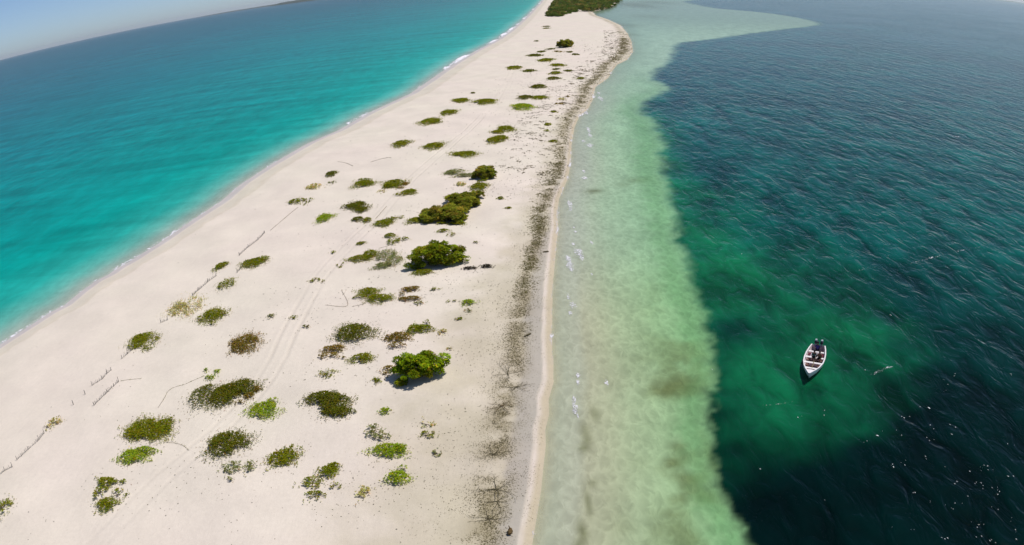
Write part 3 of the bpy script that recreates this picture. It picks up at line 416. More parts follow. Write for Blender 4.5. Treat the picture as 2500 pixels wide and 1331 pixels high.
def mat_water():
    m, nt, N, L = new_mat('sea_water')
    out = nd(N, 'ShaderNodeOutputMaterial')
    body = nd(N, 'ShaderNodeAttribute', attribute_name='water_tint'); op = nd(N, 'ShaderNodeAttribute', attribute_name='depth_cover')
    ch = nd(N, 'ShaderNodeAttribute', attribute_name='chop'); sh = nd(N, 'ShaderNodeAttribute', attribute_name='mottle')
    geo = nd(N, 'ShaderNodeNewGeometry')
    def mapped(rot, scl):
        q = nd(N, 'ShaderNodeMapping'); q.inputs['Rotation'].default_value = (0, 0, rot); q.inputs['Scale'].default_value = scl
        L.new(geo.outputs['Position'], q.inputs[0]); return q
    def noise(q, s, d, r=.5, dist=0.):
        n = nd(N, 'ShaderNodeTexNoise', i_Scale=s, i_Detail=d, i_Roughness=r, i_Distortion=dist); L.new(q.outputs[0], n.inputs['Vector']); return n
    # crests run roughly along (0.42,-0.9): local x after rotation is across the crests
    WROT = math.radians(-24)
    q1 = mapped(WROT, (1., .46, 1.)); q2 = mapped(WROT+.35, (1., .6, 1.)); q3 = mapped(WROT-.25, (1., .36, 1.))
    w1 = noise(q3, .20, 2., .45, .3); w2 = noise(q1, .55, 3., .55, .6); w3 = noise(q2, 2.2, 2., .5)
    h = nd(N, 'ShaderNodeMath', operation='MULTIPLY_ADD', i_1=1.2); L.new(w1.outputs['Fac'], h.inputs[0]); L.new(w2.outputs['Fac'], h.inputs[2])
    h2 = nd(N, 'ShaderNodeMath', operation='MULTIPLY_ADD', i_1=.06); L.new(w3.outputs['Fac'], h2.inputs[0]); L.new(h.outputs[0], h2.inputs[2])
    bp = nd(N, 'ShaderNodeBump', i_Strength=1., i_Distance=WAVE); L.new(h2.outputs[0], bp.inputs['Height'])
    bs = nd(N, 'ShaderNodeMath', operation='MULTIPLY', i_1=1.); L.new(ch.outputs['Fac'], bs.inputs[0]); L.new(bs.outputs[0], bp.inputs['Strength'])
    # bottom seen through the water: mottled sand, small weed tufts and painted-in caustic light lines in the shallows, streaks in the open sea
    qb = mapped(.5, (1., .55, 1.)); b1 = noise(qb, 1.1, 6., .62, 1.2); b2 = noise(mapped(-.15, (.02, .11, 1.)), .9, 5., .6, .4)
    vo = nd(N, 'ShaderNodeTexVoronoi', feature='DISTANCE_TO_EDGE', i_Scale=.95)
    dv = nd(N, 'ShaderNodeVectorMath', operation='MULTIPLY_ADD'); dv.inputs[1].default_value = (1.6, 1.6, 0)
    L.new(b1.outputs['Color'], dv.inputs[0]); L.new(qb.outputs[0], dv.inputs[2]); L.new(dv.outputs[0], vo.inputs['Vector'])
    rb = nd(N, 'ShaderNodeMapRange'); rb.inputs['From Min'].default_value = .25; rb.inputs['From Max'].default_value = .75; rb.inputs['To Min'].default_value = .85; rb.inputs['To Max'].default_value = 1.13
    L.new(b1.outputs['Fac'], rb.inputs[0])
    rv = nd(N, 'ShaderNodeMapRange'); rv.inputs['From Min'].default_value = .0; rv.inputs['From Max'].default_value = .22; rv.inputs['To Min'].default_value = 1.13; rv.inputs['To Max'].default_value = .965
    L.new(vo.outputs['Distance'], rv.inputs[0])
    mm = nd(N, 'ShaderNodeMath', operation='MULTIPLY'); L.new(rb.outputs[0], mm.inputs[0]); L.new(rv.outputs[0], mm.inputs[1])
    ro = nd(N, 'ShaderNodeMapRange'); ro.inputs['From Min'].default_value = .3; ro.inputs['From Max'].default_value = .7; ro.inputs['To Min'].default_value = .70; ro.inputs['To Max'].default_value = 1.14
    L.new(b2.outputs['Fac'], ro.inputs[0])
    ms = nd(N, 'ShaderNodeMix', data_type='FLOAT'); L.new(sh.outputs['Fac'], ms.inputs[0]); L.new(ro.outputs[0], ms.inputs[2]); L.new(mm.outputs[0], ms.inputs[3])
    # thin water in the crests lets more light back out than the troughs
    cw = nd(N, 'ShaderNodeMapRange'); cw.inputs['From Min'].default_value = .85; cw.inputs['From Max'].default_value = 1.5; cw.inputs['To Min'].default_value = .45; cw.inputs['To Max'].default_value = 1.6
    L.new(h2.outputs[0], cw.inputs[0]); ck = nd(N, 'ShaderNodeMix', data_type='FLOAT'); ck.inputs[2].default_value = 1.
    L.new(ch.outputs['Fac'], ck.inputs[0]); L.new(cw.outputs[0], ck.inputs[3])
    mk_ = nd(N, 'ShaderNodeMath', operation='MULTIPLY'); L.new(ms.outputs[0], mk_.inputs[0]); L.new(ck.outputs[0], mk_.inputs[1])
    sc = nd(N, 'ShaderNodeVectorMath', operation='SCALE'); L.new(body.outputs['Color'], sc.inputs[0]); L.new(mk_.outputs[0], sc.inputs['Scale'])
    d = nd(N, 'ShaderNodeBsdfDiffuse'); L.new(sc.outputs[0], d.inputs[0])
    tr = nd(N, 'ShaderNodeBsdfTransparent'); tr.inputs[0].default_value = (.96, 1., .97, 1)
    ma = nd(N, 'ShaderNodeMixShader'); L.new(op.outputs['Fac'], ma.inputs[0]); L.new(tr.outputs[0], ma.inputs[1]); L.new(d.outputs[0], ma.inputs[2])
    g = nd(N, 'ShaderNodeBsdfGlossy', i_Roughness=.085); L.new(bp.outputs[0], g.inputs['Normal'])
    fr = nd(N, 'ShaderNodeFresnel', i_IOR=1.17); L.new(bp.outputs[0], fr.inputs['Normal'])
    gl = nd(N, 'ShaderNodeAttribute', attribute_name='sheen'); fm = nd(N, 'ShaderNodeMath', operation='MULTIPLY'); L.new(fr.outputs[0], fm.inputs[0]); L.new(gl.outputs['Fac'], fm.inputs[1])
    mg = nd(N, 'ShaderNodeMixShader'); L.new(fm.outputs[0], mg.inputs[0]); L.new(ma.outputs[0], mg.inputs[1]); L.new(g.outputs[0], mg.inputs[2])
    L.new(mg.outputs[0], out.inputs[0])
    return m

def mat_foam():
    m, nt, N, L = new_mat('foam')
    out = nd(N, 'ShaderNodeOutputMaterial'); geo = nd(N, 'ShaderNodeNewGeometry')
    a = nd(N, 'ShaderNodeAttribute', attribute_name='foam_cover'); f = nd(N, 'ShaderNodeAttribute', attribute_name='foam_scale')
    sv = nd(N, 'ShaderNodeVectorMath', operation='SCALE'); L.new(geo.outputs['Position'], sv.inputs[0]); L.new(f.outputs['Fac'], sv.inputs['Scale'])
    n = nd(N, 'ShaderNodeTexNoise', i_Scale=1.6, i_Detail=6., i_Roughness=.68, i_Distortion=.6); L.new(sv.outputs[0], n.inputs['Vector'])
    ad = nd(N, 'ShaderNodeMath', operation='ADD'); L.new(n.outputs['Fac'], ad.inputs[0]); L.new(a.outputs['Fac'], ad.inputs[1])
    mr = nd(N, 'ShaderNodeMapRange', interpolation_type='SMOOTHSTEP'); mr.inputs['From Min'].default_value = .95; mr.inputs['From Max'].default_value = 1.2
    L.new(ad.outputs[0], mr.inputs[0])
    d = nd(N, 'ShaderNodeBsdfDiffuse'); d.inputs[0].default_value = (.80, .77, .80, 1); t = nd(N, 'ShaderNodeBsdfTransparent')
    x = nd(N, 'ShaderNodeMixShader'); L.new(mr.outputs[0], x.inputs[0]); L.new(t.outputs[0], x.inputs[1]); L.new(d.outputs[0], x.inputs[2]); L.new(x.outputs[0], out.inputs[0])
    return m

LEAF = mat_leaf(); SAND = mat_sand(); WATER = mat_water(); FOAM = mat_foam()
WOOD = plain('dry_wood', (.17, .135, .10), .9); GREYWOOD = plain('grey_wood', (.23, .21, .19), .9); BROWNWOOD = plain('brown_wood', (.12, .075, .028), .9)
STEM = plain('stem', (.14, .10, .06), .9); DARKTWIG = plain('dark_twig', (.11, .09, .045), .95, .3)

# ---------------------------------------------------------------- shorelines refined
def chaikin(pl, it=1):
    for _ in range(it):
        q = [pl[0]]
        for (a, b), (c, d) in zip(pl[:-1], pl[1:]):
            q += [(.75*a+.25*c, .75*b+.25*d), (.25*a+.75*c, .25*b+.75*d)]
        pl = q+[pl[-1]]
    return pl
def wiggle(pl, step, amp):
    r = np.random.default_rng(3); q = []
    for (a, b), (c, d) in zip(pl[:-1], pl[1:]):
        ln = math.hypot(c-a, d-b); dist = math.hypot(a, b); st = step*max(1, dist/60); n = max(1, min(12, int(ln/st)))
        for i in range(n):
            t = i/n; k = amp*max(1, (dist/60)**.7)*r.normal()
            q.append((a+(c-a)*t-(d-b)/ln*k, b+(d-b)*t+(c-a)/ln*k))
    return q+[pl[-1]]
LEFT_REF = LEFT_SHORE; RIGHT_REF = RIGHT_SHORE
WEED = chaikin(WEED_BED, 2)

# ---------------------------------------------------------------- sandbar
def lerp3(x, xs, cols):
    cols = np.array(cols); return np.stack([np.interp(x, xs, cols[:, i]) for i in range(3)], -1)
def sstep(x, a, b):
    t = np.clip((x-a)/(b-a), 0, 1); return t*t*(3-2*t)
def vnoise(x, y, s, seed=0):
    x = x*s+seed*17.3; y = y*s-seed*9.1
    xi = np.floor(x).astype(np.int64); yi = np.floor(y).astype(np.int64); fx = x-xi; fy = y-yi
    fx = fx*fx*(3-2*fx); fy = fy*fy*(3-2*fy)
    def hsh(a, b):
        h = (a*374761393+b*668265263+seed*144665) & 0x7fffffff; h = ((h ^ (h >> 13))*1274126177) & 0x7fffffff
        return ((h ^ (h >> 16)) & 0xffff)/65535.
    return (hsh(xi, yi)*(1-fx)+hsh(xi+1, yi)*fx)*(1-fy)+(hsh(xi, yi+1)*(1-fx)+hsh(xi+1, yi+1)*fx)*fy
def fbm(x, y, s, seed=0, o=4):
    v = 0; a = .5; t = 0
    for i in range(o): v = v+a*vnoise(x, y, s*2**i, seed+i); t += a; a *= .5
    return v/t

PK = ([30, 40, 50, 60, 75, 92, 102, 120, 140, 160, 196, 244, 287, 355, 430], [3.1, 3.2, 3.6, 3.7, 3.3, 2.8, 2.4, 1.8, 2.0, 1.9, 2.6, 2.9, 4.0, 4.6, 3.6])
def build_sand():
    ys = [-60., -20., 5., 18.]
    y = 26.
    while y < 2150: ys.append(y); y *= 1.0052 if y < 260 else (1.0085 if y < 1000 else 1.03)
    ys = np.array(ys)
    lx = np.interp(ys, [p[1] for p in LEFT_REF], [p[0] for p in LEFT_REF]); rx = np.interp(ys, [p[1] for p in RIGHT_REF], [p[0] for p in RIGHT_REF])
    ncol = 560; u = np.linspace(0, 1, ncol)
    X = (lx-16)[:, None]*(1-u)+(rx+18)[:, None]*u; Y = np.repeat(ys[:, None], ncol, 1)
    x, y = X.ravel(), Y.ravel()
    dl, dr, land = shore(x, y); z = ground_height(x, y)
    # tyre tracks pressed into the sand
    near = (y < 420)
    tr = np.full(x.shape, 99.)
    side = np.zeros(x.shape)
    for off in (-.85, .85):
        pl = []
        for i, (a, b) in enumerate(TRACK):
            p, q = TRACK[max(i-1, 0)], TRACK[min(i+1, len(TRACK)-1)]; ln = math.hypot(q[0]-p[0], q[1]-p[1])
            pl.append((a-(q[1]-p[1])/ln*off, b+(q[0]-p[0])/ln*off))
        tr = np.minimum(tr, np.where(near, seg_dist(x, y, pl), 99.))
    fade = np.clip(fbm(x, y, .12, 5)*2.2-.35, 0, 1)*np.interp(y, [36, 46, 58, 70], [.3, .45, .8, 1.])
    rut = np.exp(-(tr/.17)**2); berm = np.exp(-((tr-.36)/.13)**2)
    z = z-.075*rut*fade+.035*berm*fade
    z = z+np.where(land, .10*(fbm(x, y, .35, 2, 3)-.5)*np.clip(np.minimum(dl, dr)/3, 0, 1), 0)
    # colour of the sand itself
    base = np.array([.70, .61, .52])*SAND_K
    damp = np.array([.42, .375, .325])*SAND_K; tan = np.array([.52, .435, .315])*SAND_K; pale = np.array([.64, .55, .475])*SAND_K
    wet = np.array([.53, .475, .455])*SAND_K; speck = np.array([.54, .47, .355])*SAND_K
    col = np.repeat(base[None], len(x), 0)
    def mix(c, w):
        w = np.clip(w, 0, 1)[:, None]; return col*(1-w)+np.array(c)[None]*w
    sc = np.clip(y/70, 1, 4)**.5
    nz = (fbm(x, y, .5, 11)-.5)
    # seaward beach on the left: damp strip, then a faint tide line
    col = mix(wet, np.where(land, 1-sstep(dl, 1.2*sc, 1.9*sc), 1))
    col = mix(np.array([.60, .535, .44])*SAND_K, .75*sstep(dl, 1.5*sc, 2.2*sc)*(1-sstep(dl, 3.4*sc+nz*1.5, 4.3*sc+nz*1.5)))
    col = mix(np.array([.57, .49, .38])*SAND_K, .55*np.exp(-((dl-4.0*sc-nz*1.6)/(.35*sc))**2))
    # lagoon side
    PKW = np.interp(y, PK[0], PK[1]); wsg = np.interp(y, [30, 60, 90, 140, 250, 345, 420], [1.5, 1.3, 1.0, 1.0, 2.2, 2.8, 2.3])
    stain = np.exp(-((dr-PKW)/wsg)**2)*np.clip((fbm(x, y, .55, 51)-.22)*2.6, 0, 1)*np.interp(y, [30, 110, 140, 420], [.72, .62, .52, .5])
    wfront = np.interp(y, [30, 55, 75, 90, 120, 200, 420], [1., 1., .8, .45, .25, .2, .2])
    col = mix(speck, np.where(land, (1-sstep(dr, 6*wfront+2+nz*4, 13*wfront+4+nz*6)), 0)*np.clip(.45+fbm(x, y, .3, 21)*.9, 0, 1)*np.interp(y, [30, 90, 140, 500], [1, .9, .7, .55]))
    greyw = np.interp(y, [30, 42, 60, 75, 92, 105, 420], [2.4, 2.5, 2.9, 2.6, 2.3, 1.2, .6])
    palew = np.interp(y, [30, 42, 60, 90, 140, 200, 420], [.85, .9, .95, 1.0, .8, .6, .6])
    col = mix(damp, np.where(land, sstep(dr, palew-.1, palew+.1)*(1-sstep(dr, greyw-.3+nz*1.2, greyw+.5+nz*1.2)), 0)*np.interp(y, [30, 80, 115, 200], [.95, .9, .6, .35]))
    col = mix(pale, np.where(land, 1-sstep(dr, palew-.1, palew+.1), 0))
    col = mix(tan, np.where(dr < .9, 1-sstep(dr, .35, .85+nz*.5), 0)*np.where(np.abs(dr) < np.abs(dl), 1, 0))
    col = mix(np.array([.30, .245, .145])*SAND_K, np.where(land, stain, 0))
    under = (~land)
    col = np.where(under[:, None], np.where((np.abs(dl) < np.abs(dr))[:, None], np.array([.52, .50, .44])*SAND_K, np.array([.50, .43, .31])*SAND_K), col)
    # sand colour darkens along the ruts
    col = col*(1-.10*rut*fade)[:, None]
    nr = len(ys); idx = np.arange(nr*ncol).reshape(nr, ncol)
    F = np.stack([idx[:-1, :-1], idx[:-1, 1:], idx[1:, 1:], idx[1:, :-1]], -1).reshape(-1, 4)
    o = np_mesh('beach', np.stack([x, y, z], 1), F, SAND, smooth=True, sand_tint=col)
    tag(o, 'white sandbar narrowing between turquoise sea and green lagoon', kind='structure')
build_sand()

def build_sea():
    az = np.concatenate([np.arange(-180, -58, 4.), np.arange(-58, 58, .19), np.arange(58, 180.1, 4.)])
    rs = [14.]
    while rs[-1] < 32000:
        r = rs[-1]; rs.append(r*(1.0105 if r < 900 else (1.02 if r < 4000 else 1.08)))
    rs = np.array(rs); A, Rr = np.meshgrid(np.radians(az), rs)
    x = (Rr*np.sin(A)).ravel(); y = (Rr*np.cos(A)).ravel()
    dl, dr, land = shore(x, y)
    left = np.abs(dl) < np.abs(dr)
    mid = np.interp(y, [p[1] for p in LEFT_REF], [p[0] for p in LEFT_REF])*.5+np.interp(y, [p[1] for p in RIGHT_REF], [p[0] for p in RIGHT_REF])*.5
    left = np.where((y > -60) & (y < 2100), x < mid, left)
    d = np.where(left, -dl, -dr); d = np.maximum(d, 0)
    wob = (fbm(x, y, .02, 4)-.5)
    # open sea on the left: sandy bottom falling away
    dw = d*(1+.5*wob)
    cl = lerp3(np.log1p(dw), np.log1p([0, 2.5, 6, 12, 25, 60, 130, 300, 700, 2000, 60000]), SEA_RAMP)
    # lagoon on the right
    cr = lerp3(d, [0, 1., 2.6, 3.4, 5, 7, 11, 17], SHALLOW_RAMP)
    md = sstep(y+wob*25, 62, 100)[:, None]; cr = cr*(1-md)+lerp3(d, [0, 1., 2.6, 3.4, 5, 7, 11, 17], SHALLOW_MID)*md
    far = sstep(y, 120, 330)[:, None]
    cr = cr*(1-far)+np.array(SHALLOW_FAR)[None]*far
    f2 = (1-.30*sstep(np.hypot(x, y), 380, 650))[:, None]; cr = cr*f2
    for (sx, sy, ra, rb, st) in WEED_AND_REFLECTION:  # weed blotches, and the mangrove reflection painted into the water colour
        q = np.exp(-(((x-sx)/ra)**2+((y-sy)/rb)**2)); q = np.clip(q*(1.1+.9*(fbm(x, y, .9, 31)-.5)), 0, 1)*st
        cr = cr*(1-q[:, None])+np.array(WEED_REFLECTION_TINT)[None]*q[:, None]
    sd = seg_dist(x, y, WEED); ins = inside(x, y, WEED)
    dist = np.hypot(x, y); soft = np.clip(.85*(dist/60)**.75, .6, 7)
    s = np.where(ins, sd, -sd)+(fbm(x, y, .42, 8)-.5)*1.2*soft+(fbm(x, y, 1.5, 28, 2)-.5)*1.0+(fbm(x, y, .11, 18)-.5)*2.4
    deep = sstep(s, -soft, soft*1.1); deep = np.where(left, 0, deep)
    gp = np.where(inside(x, y, GREEN_BED), 1., -1.)*seg_dist(x, y, GREEN_BED+GREEN_BED[:1])+(fbm(x, y, .10, 9)-.5)*15+(fbm(x, y, .4, 29)-.5)*4
    gg = sstep(gp, -9, 8)*(.88+.55*(fbm(x, y, .16, 15)-.5)*2)
    gg = np.clip(gg, 0, 1)
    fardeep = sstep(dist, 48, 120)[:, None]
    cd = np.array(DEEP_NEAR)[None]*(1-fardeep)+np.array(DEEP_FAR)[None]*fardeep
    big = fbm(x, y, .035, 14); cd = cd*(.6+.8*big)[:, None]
    rim = np.exp(-(np.maximum(s, 0)/(2.2*soft))**2)*sstep(y, 76, 95)*(1-sstep(y, 150, 250))
    gg = np.maximum(gg, .8*rim)
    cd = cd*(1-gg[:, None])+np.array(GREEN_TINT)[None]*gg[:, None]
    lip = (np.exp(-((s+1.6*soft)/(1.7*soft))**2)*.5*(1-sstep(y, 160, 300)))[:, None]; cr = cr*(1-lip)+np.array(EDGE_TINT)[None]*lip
    tuft = np.clip((fbm(x, y, .3, 41)-.52)*5, 0, 1)*np.exp(-((s+3.5)/3.2)**2)*(1-sstep(y, 55, 90))*.55; tuft = tuft[:, None]; cr = cr*(1-tuft)+np.array(WEED_REFLECTION_TINT)[None]*tuft
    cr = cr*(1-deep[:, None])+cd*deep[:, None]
    col = np.where(left[:, None], cl, cr)
    op = np.where(left, np.interp(d, [0, 1., 3.5, 7], [.25, .5, .85, 1.]), np.maximum(deep, np.interp(d, [0, .5, 1.2, 4, 9, 14], [.2, .5, .66, .82, .95, 1.])))
    chop = np.where(left, np.interp(d, [0, 3, 12, 60], [.10, .15, .22, .28]), np.interp(d, [0, 4, 10, 20], [.10, .14, .22, .25])*(1-deep)+np.interp(d, [0, 14, 30], [.4, .8, 1.])*deep)
    chop = chop*(.62+.76*fbm(x, y, .022, 33))*np.interp(dist, [0, 200, 600, 2000, 8000], [1, 1, .8, .55, .35])
    mott = np.where(left, (1-sstep(d, 4, 15))*.5, 1-deep)
    sheen = np.where(left, .32, .42+.40*np.maximum(deep, sstep(dist, 300, 900)*.4))
    na = len(az); nr = len(rs); idx = np.arange(na*nr).reshape(nr, na)
    F = np.stack([idx[:-1, :-1], idx[:-1, 1:], idx[1:, 1:], idx[1:, :-1]], -1).reshape(-1, 4)
    di = np.where(land, np.minimum(dl, dr), -1)
    keep = (di[F].min(1) < 6); F = F[keep]
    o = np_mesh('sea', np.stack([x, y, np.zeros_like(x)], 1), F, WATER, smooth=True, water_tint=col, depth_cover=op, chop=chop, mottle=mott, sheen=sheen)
    tag(o, 'turquoise open sea and dark green lagoon either side of the sandbar', kind='structure')
build_sea()

# ---------------------------------------------------------------- distant island
def build_island():
    n = 90; dark = plain('distant_woodland', (.03, .05, .03), .95, .3, .004)
    for (az0, az1, dist, hmax, hmin) in ((-22.5, -9.5, 21000., 46., 14.), (-16.6, -9.0, 15500., 80., 40.)):
        rows = []; mb = MB()
        for i in range(n+1):
            t = i/n; a = math.radians(az0+(az1-az0)*t)
            hh = (hmin+(hmax-hmin)*t)*(1+.35*(float(fbm(np.array([t*23.]), np.array([3.+dist]), 1., 6)[0])-.5))*min(1, t*9+.05)
            rows.append([(dd*math.sin(a), dd*math.cos(a), zz) for dd, zz in ((dist, -1), (dist+60, hh*.8), (dist+300, hh), (dist+1200, -1))])
        vs = [p for rr in rows for p in rr]; fs = []
        for i in range(n):
            for k in range(3): fs.append((i*4+k, (i+1)*4+k, (i+1)*4+k+1, i*4+k+1))
        mb.add(vs, fs)
        tag(mb.build('island', dark), 'low dark island lying along the far horizon', kind='structure')
build_island()

# ---------------------------------------------------------------- sea air
def haze():
    m, nt, N, L = new_mat('sea_air'); out = nd(N, 'ShaderNodeOutputMaterial'); v = nd(N, 'ShaderNodeVolumePrincipled')
    v.inputs['Density'].default_value = HAZE; v.inputs['Color'].default_value = (.93, .96, 1., 1); v.inputs['Anisotropy'].default_value = .2
    L.new(v.outputs[0], out.inputs['Volume'])
    mb = MB(); x, y0, y1, z0, z1 = 36000., -36000., 36000., -4.5, 125.
    mb.add([(-x, y0, z0), (x, y0, z0), (x, y1, z0), (-x, y1, z0), (-x, y0, z1), (x, y0, z1), (x, y1, z1), (-x, y1, z1)], [(3, 2, 1, 0), (4, 5, 6, 7), (0, 1, 5, 4), (1, 2, 6, 5), (2, 3, 7, 6), (3, 0, 4, 7)])
    tag(mb.build('haze', m), 'thin pale sea haze over the water', kind='stuff')
if HAZE > 0: haze()
# ---------------------------------------------------------------- plants
LEAF_K = 2.5
TONES = {'o': (.098, .104, .005), 'k': (.064, .066, .005), 'b': (.105, .076, .012), 'l': (.13, .165, .008), 'g': (.115, .12, .04), 'p': (.21, .19, .06), 'L': (.108, .146, .005), 'G': (.108, .128, .006), 'd': (.026, .022, .014), 'x': (.11, .088, .05), 'M': (.118, .125, .012)}
def rosettes(P, r0, tone, r, leaves=4, up=.35):
    """flat four-pointed leaves radiating from each point; returns verts, faces, tints"""
    n = len(P)
    a = r.uniform(0, 2*math.pi, (n, 1))+np.arange(leaves)[None]*2*math.pi/leaves+r.normal(0, .3, (n, leaves))
    e = r.normal(up, .45, (n, leaves)); ln = r0[:, None]*r.uniform(.75, 1.25, (n, leaves))
    D = np.stack([np.cos(a)*np.cos(e), np.sin(a)*np.cos(e), np.sin(e)], -1)*ln[..., None]
    Wd = np.stack([-np.sin(a), np.cos(a), r.normal(0, .35, a.shape)], -1)*(ln*.36)[..., None]
    c = P[:, None, :]
    V = np.stack([c+D*0, c+D*.55+Wd, c+D, c+D*.55-Wd], 2).reshape(-1, 3)
    F = np.arange(len(V)).reshape(-1, 4)
    t = LEAF_K*np.array(TONES[tone])[None, None]*(r.uniform(.7, 1.35, (n, 1, 1))*r.uniform(.85, 1.15, (n, leaves, 1)))
    hue = r.normal(0, .13, (n, 1)); t = t*np.stack([1+hue*np.ones((1, leaves)), np.ones((n, leaves)), np.ones((n, leaves))], -1)
    dry = (r.uniform(size=(n, 1, 1)) < .06); t = np.where(dry, t*np.array([1.5, .95, 1.2]), t)
    T = np.repeat(t.reshape(-1, 3), 4, 0)
    return V, F, T
DENS = {'D': 2.0, 'M': .75, 'S': .30}
def shrub(name, label, cat, group, tone, h, lobes, seed):
    r = np.random.default_rng(1000+seed)
    cx = float(np.mean([l[0] for l in lobes])); cy = float(np.mean([l[1] for l in lobes]))
    cz = float(ground_height(np.array([cx]), np.array([cy]))[0])
    root = empty(name, (cx, cy, cz)); tag(root, label, cat, group)
    VV = []; FF = []; TT = []; n0 = 0; stems = MB()
    for (lx, ly, rx, ry, lh, dn) in lobes:
        dist = math.hypot(lx, ly); r0 = max(.115, dist*.0012)
        area = math.pi*rx*ry; n = int(min(1500, max(8, DENS[dn]*area/(1.05*r0*r0))))
        ph = r.uniform(0, 6.28, 4); an = r.uniform(0, 2*math.pi, n)
        edge = 1+.20*np.sin(2*an+ph[0])+.15*np.sin(3*an+ph[1])+.13*np.sin(5*an+ph[2])+.07*np.sin(8*an+ph[3])
        rho = np.sqrt(r.uniform(0, 1, n)); out = r.uniform(size=n) < .25; rho = np.where(out, 1+np.abs(r.normal(0, .22, n)), rho*.97)
        if dn != 'D':
            k = max(4, n//9); ci = r.integers(0, k, n); can = r.uniform(0, 6.28, k); cr_ = np.sqrt(r.uniform(0, 1, k))
            mixw = r.uniform(size=n) < .6
            qx = np.where(mixw, cr_[ci]*np.cos(can[ci])+r.normal(0, .1, n), rho*np.cos(an)*edge); qy = np.where(mixw, cr_[ci]*np.sin(can[ci])+r.normal(0, .1, n), rho*np.sin(an)*edge)
        else: qx, qy = rho*np.cos(an)*edge, rho*np.sin(an)*edge
        lump = .7+.6*fbm(lx+qx*rx, ly+qy*ry, 1.1, seed, 2)
        rr = np.clip(np.hypot(qx, qy), 0, 1); top = lh*(.30+.70*np.sqrt(np.maximum(0, 1-rr**2.2)))*lump
        if dn == 'S': top = top*.6
        zz = top*r.uniform(.35, 1, n)**.6; zz = np.where(rr >= .999, lh*r.uniform(.05, .35, n), zz)
        wx = lx+qx*rx; wy = ly+qy*ry; gz = ground_height(wx, wy)
        P = np.stack([wx-cx, wy-cy, gz-cz+zz+.03], 1)
        V, F, T = rosettes(P, np.full(n, r0)*np.where(rr >= .999, .75, 1), tone, r)
        VV.append(V); FF.append(F+n0); TT.append(T); n0 += len(V)
        m = max(5, n//7); a2 = r.uniform(0, 6.28, m); q2 = r.uniform(.7, 1.75, m); wx = lx+np.cos(a2)*q2*rx; wy = ly+np.sin(a2)*q2*ry
        V, F, T = rosettes(np.stack([wx-cx, wy-cy, ground_height(wx, wy)-cz+.02], 1), r.uniform(.4, .8, m)*r0, 'x', r, 2, .05)
        VV.append(V); FF.append(F+n0); TT.append(T); n0 += len(V)
        for k in range(4 if dist < 150 else 2):
            a = r.uniform(0, 6.28); e = r.uniform(.6, 1.05)
            pts = [(lx-cx, ly-cy, .05)]
            for t in (.35, .7, 1.):
                pts.append((lx-cx+math.cos(a+r.normal(0, .2))*rx*e*t, ly-cy+math.sin(a+r.normal(0, .2))*ry*e*t, .06+lh*.4*math.sin(t*2.6)))
            stems.tube(pts, [.035, .028, .02, .012], 3)
    np_mesh('foliage', np.concatenate(VV), np.concatenate(FF), LEAF, root, leaf_tint=np.concatenate(TT))['kind'] = 'stuff'
    stems.build('stem', STEM, root)['kind'] = 'stuff'
    return root
for i, s in enumerate(SHRUBS): shrub(*s, seed=i)

def tall_bush(label, x, y, rx, ry, h, tone, seed):
    r = np.random.default_rng(500+seed); z = float(ground_height(np.array([x]), np.array([y]))[0])
    root = empty('leafy_bush', (x, y, z)); tag(root, label, 'bush', 'tall leafy bushes on the sandbar')
    dist = math.hypot(x, y); r0 = max(.15, dist*.0014); VV = []; FF = []; TT = []; n0 = 0; br = MB()
    nb = int(np.clip(rx*ry*14, 36, 130))
    for k in range(nb):
        a = r.uniform(0, 6.28); q = r.uniform(.0, 1)**.42
        ed = 1+.22*math.sin(2*a+seed)+.18*math.sin(3*a+2*seed)+.13*math.sin(5*a+seed*.7)
        px = math.cos(a)*q*rx*ed*.86; py = math.sin(a)*q*ry*ed*.86
        top = h*(.34+.63*math.sqrt(max(0, 1-q*q)))*r.uniform(.72, 1.08); pz = top*(1-.9*r.uniform(0, 1)**1.7)
        cr_ = r.uniform(.20, .50)*min(1.35, rx/2.2)
        n = int(np.clip(1.5*4*math.pi*cr_*cr_/(1.1*r0*r0), 14, 130))
        dv = r.normal(size=(n, 3)); dv[:, 2] = np.where(r.uniform(size=n) < .6, np.abs(dv[:, 2]), dv[:, 2]); dv /= np.linalg.norm(dv, axis=1)[:, None]; dv *= (cr_*r.uniform(.55, 1.12, (n, 1)))
        P = np.array([px, py, pz])+dv*np.array([1.15, 1.15, .7]); P[:, 2] = np.maximum(P[:, 2], .06)
        V, F, T = rosettes(P, np.full(n, r0)*r.uniform(.7, 1.15, n), tone, r, 4, .3)
        T = T*r.uniform(.6, 1.35)*(np.array([1.25, .95, 1.3]) if r.uniform() < .16 else np.ones(3))
        VV.append(V); FF.append(F+n0); TT.append(T); n0 += len(V)
        if k % 2 == 0:
            br.tube([(px*.08, py*.08, 0), (px*.35, py*.35, pz*.45), (px*.75, py*.75, pz*.8), (px, py, pz)], [.07, .05, .03, .012], 5)
    np_mesh('foliage', np.concatenate(VV), np.concatenate(FF), LEAF, root, leaf_tint=np.concatenate(TT))['kind'] = 'stuff'
    br.build('branch', STEM, root)['kind'] = 'stuff'
for i, s in enumerate(BUSHES): tall_bush(*s, seed=i)

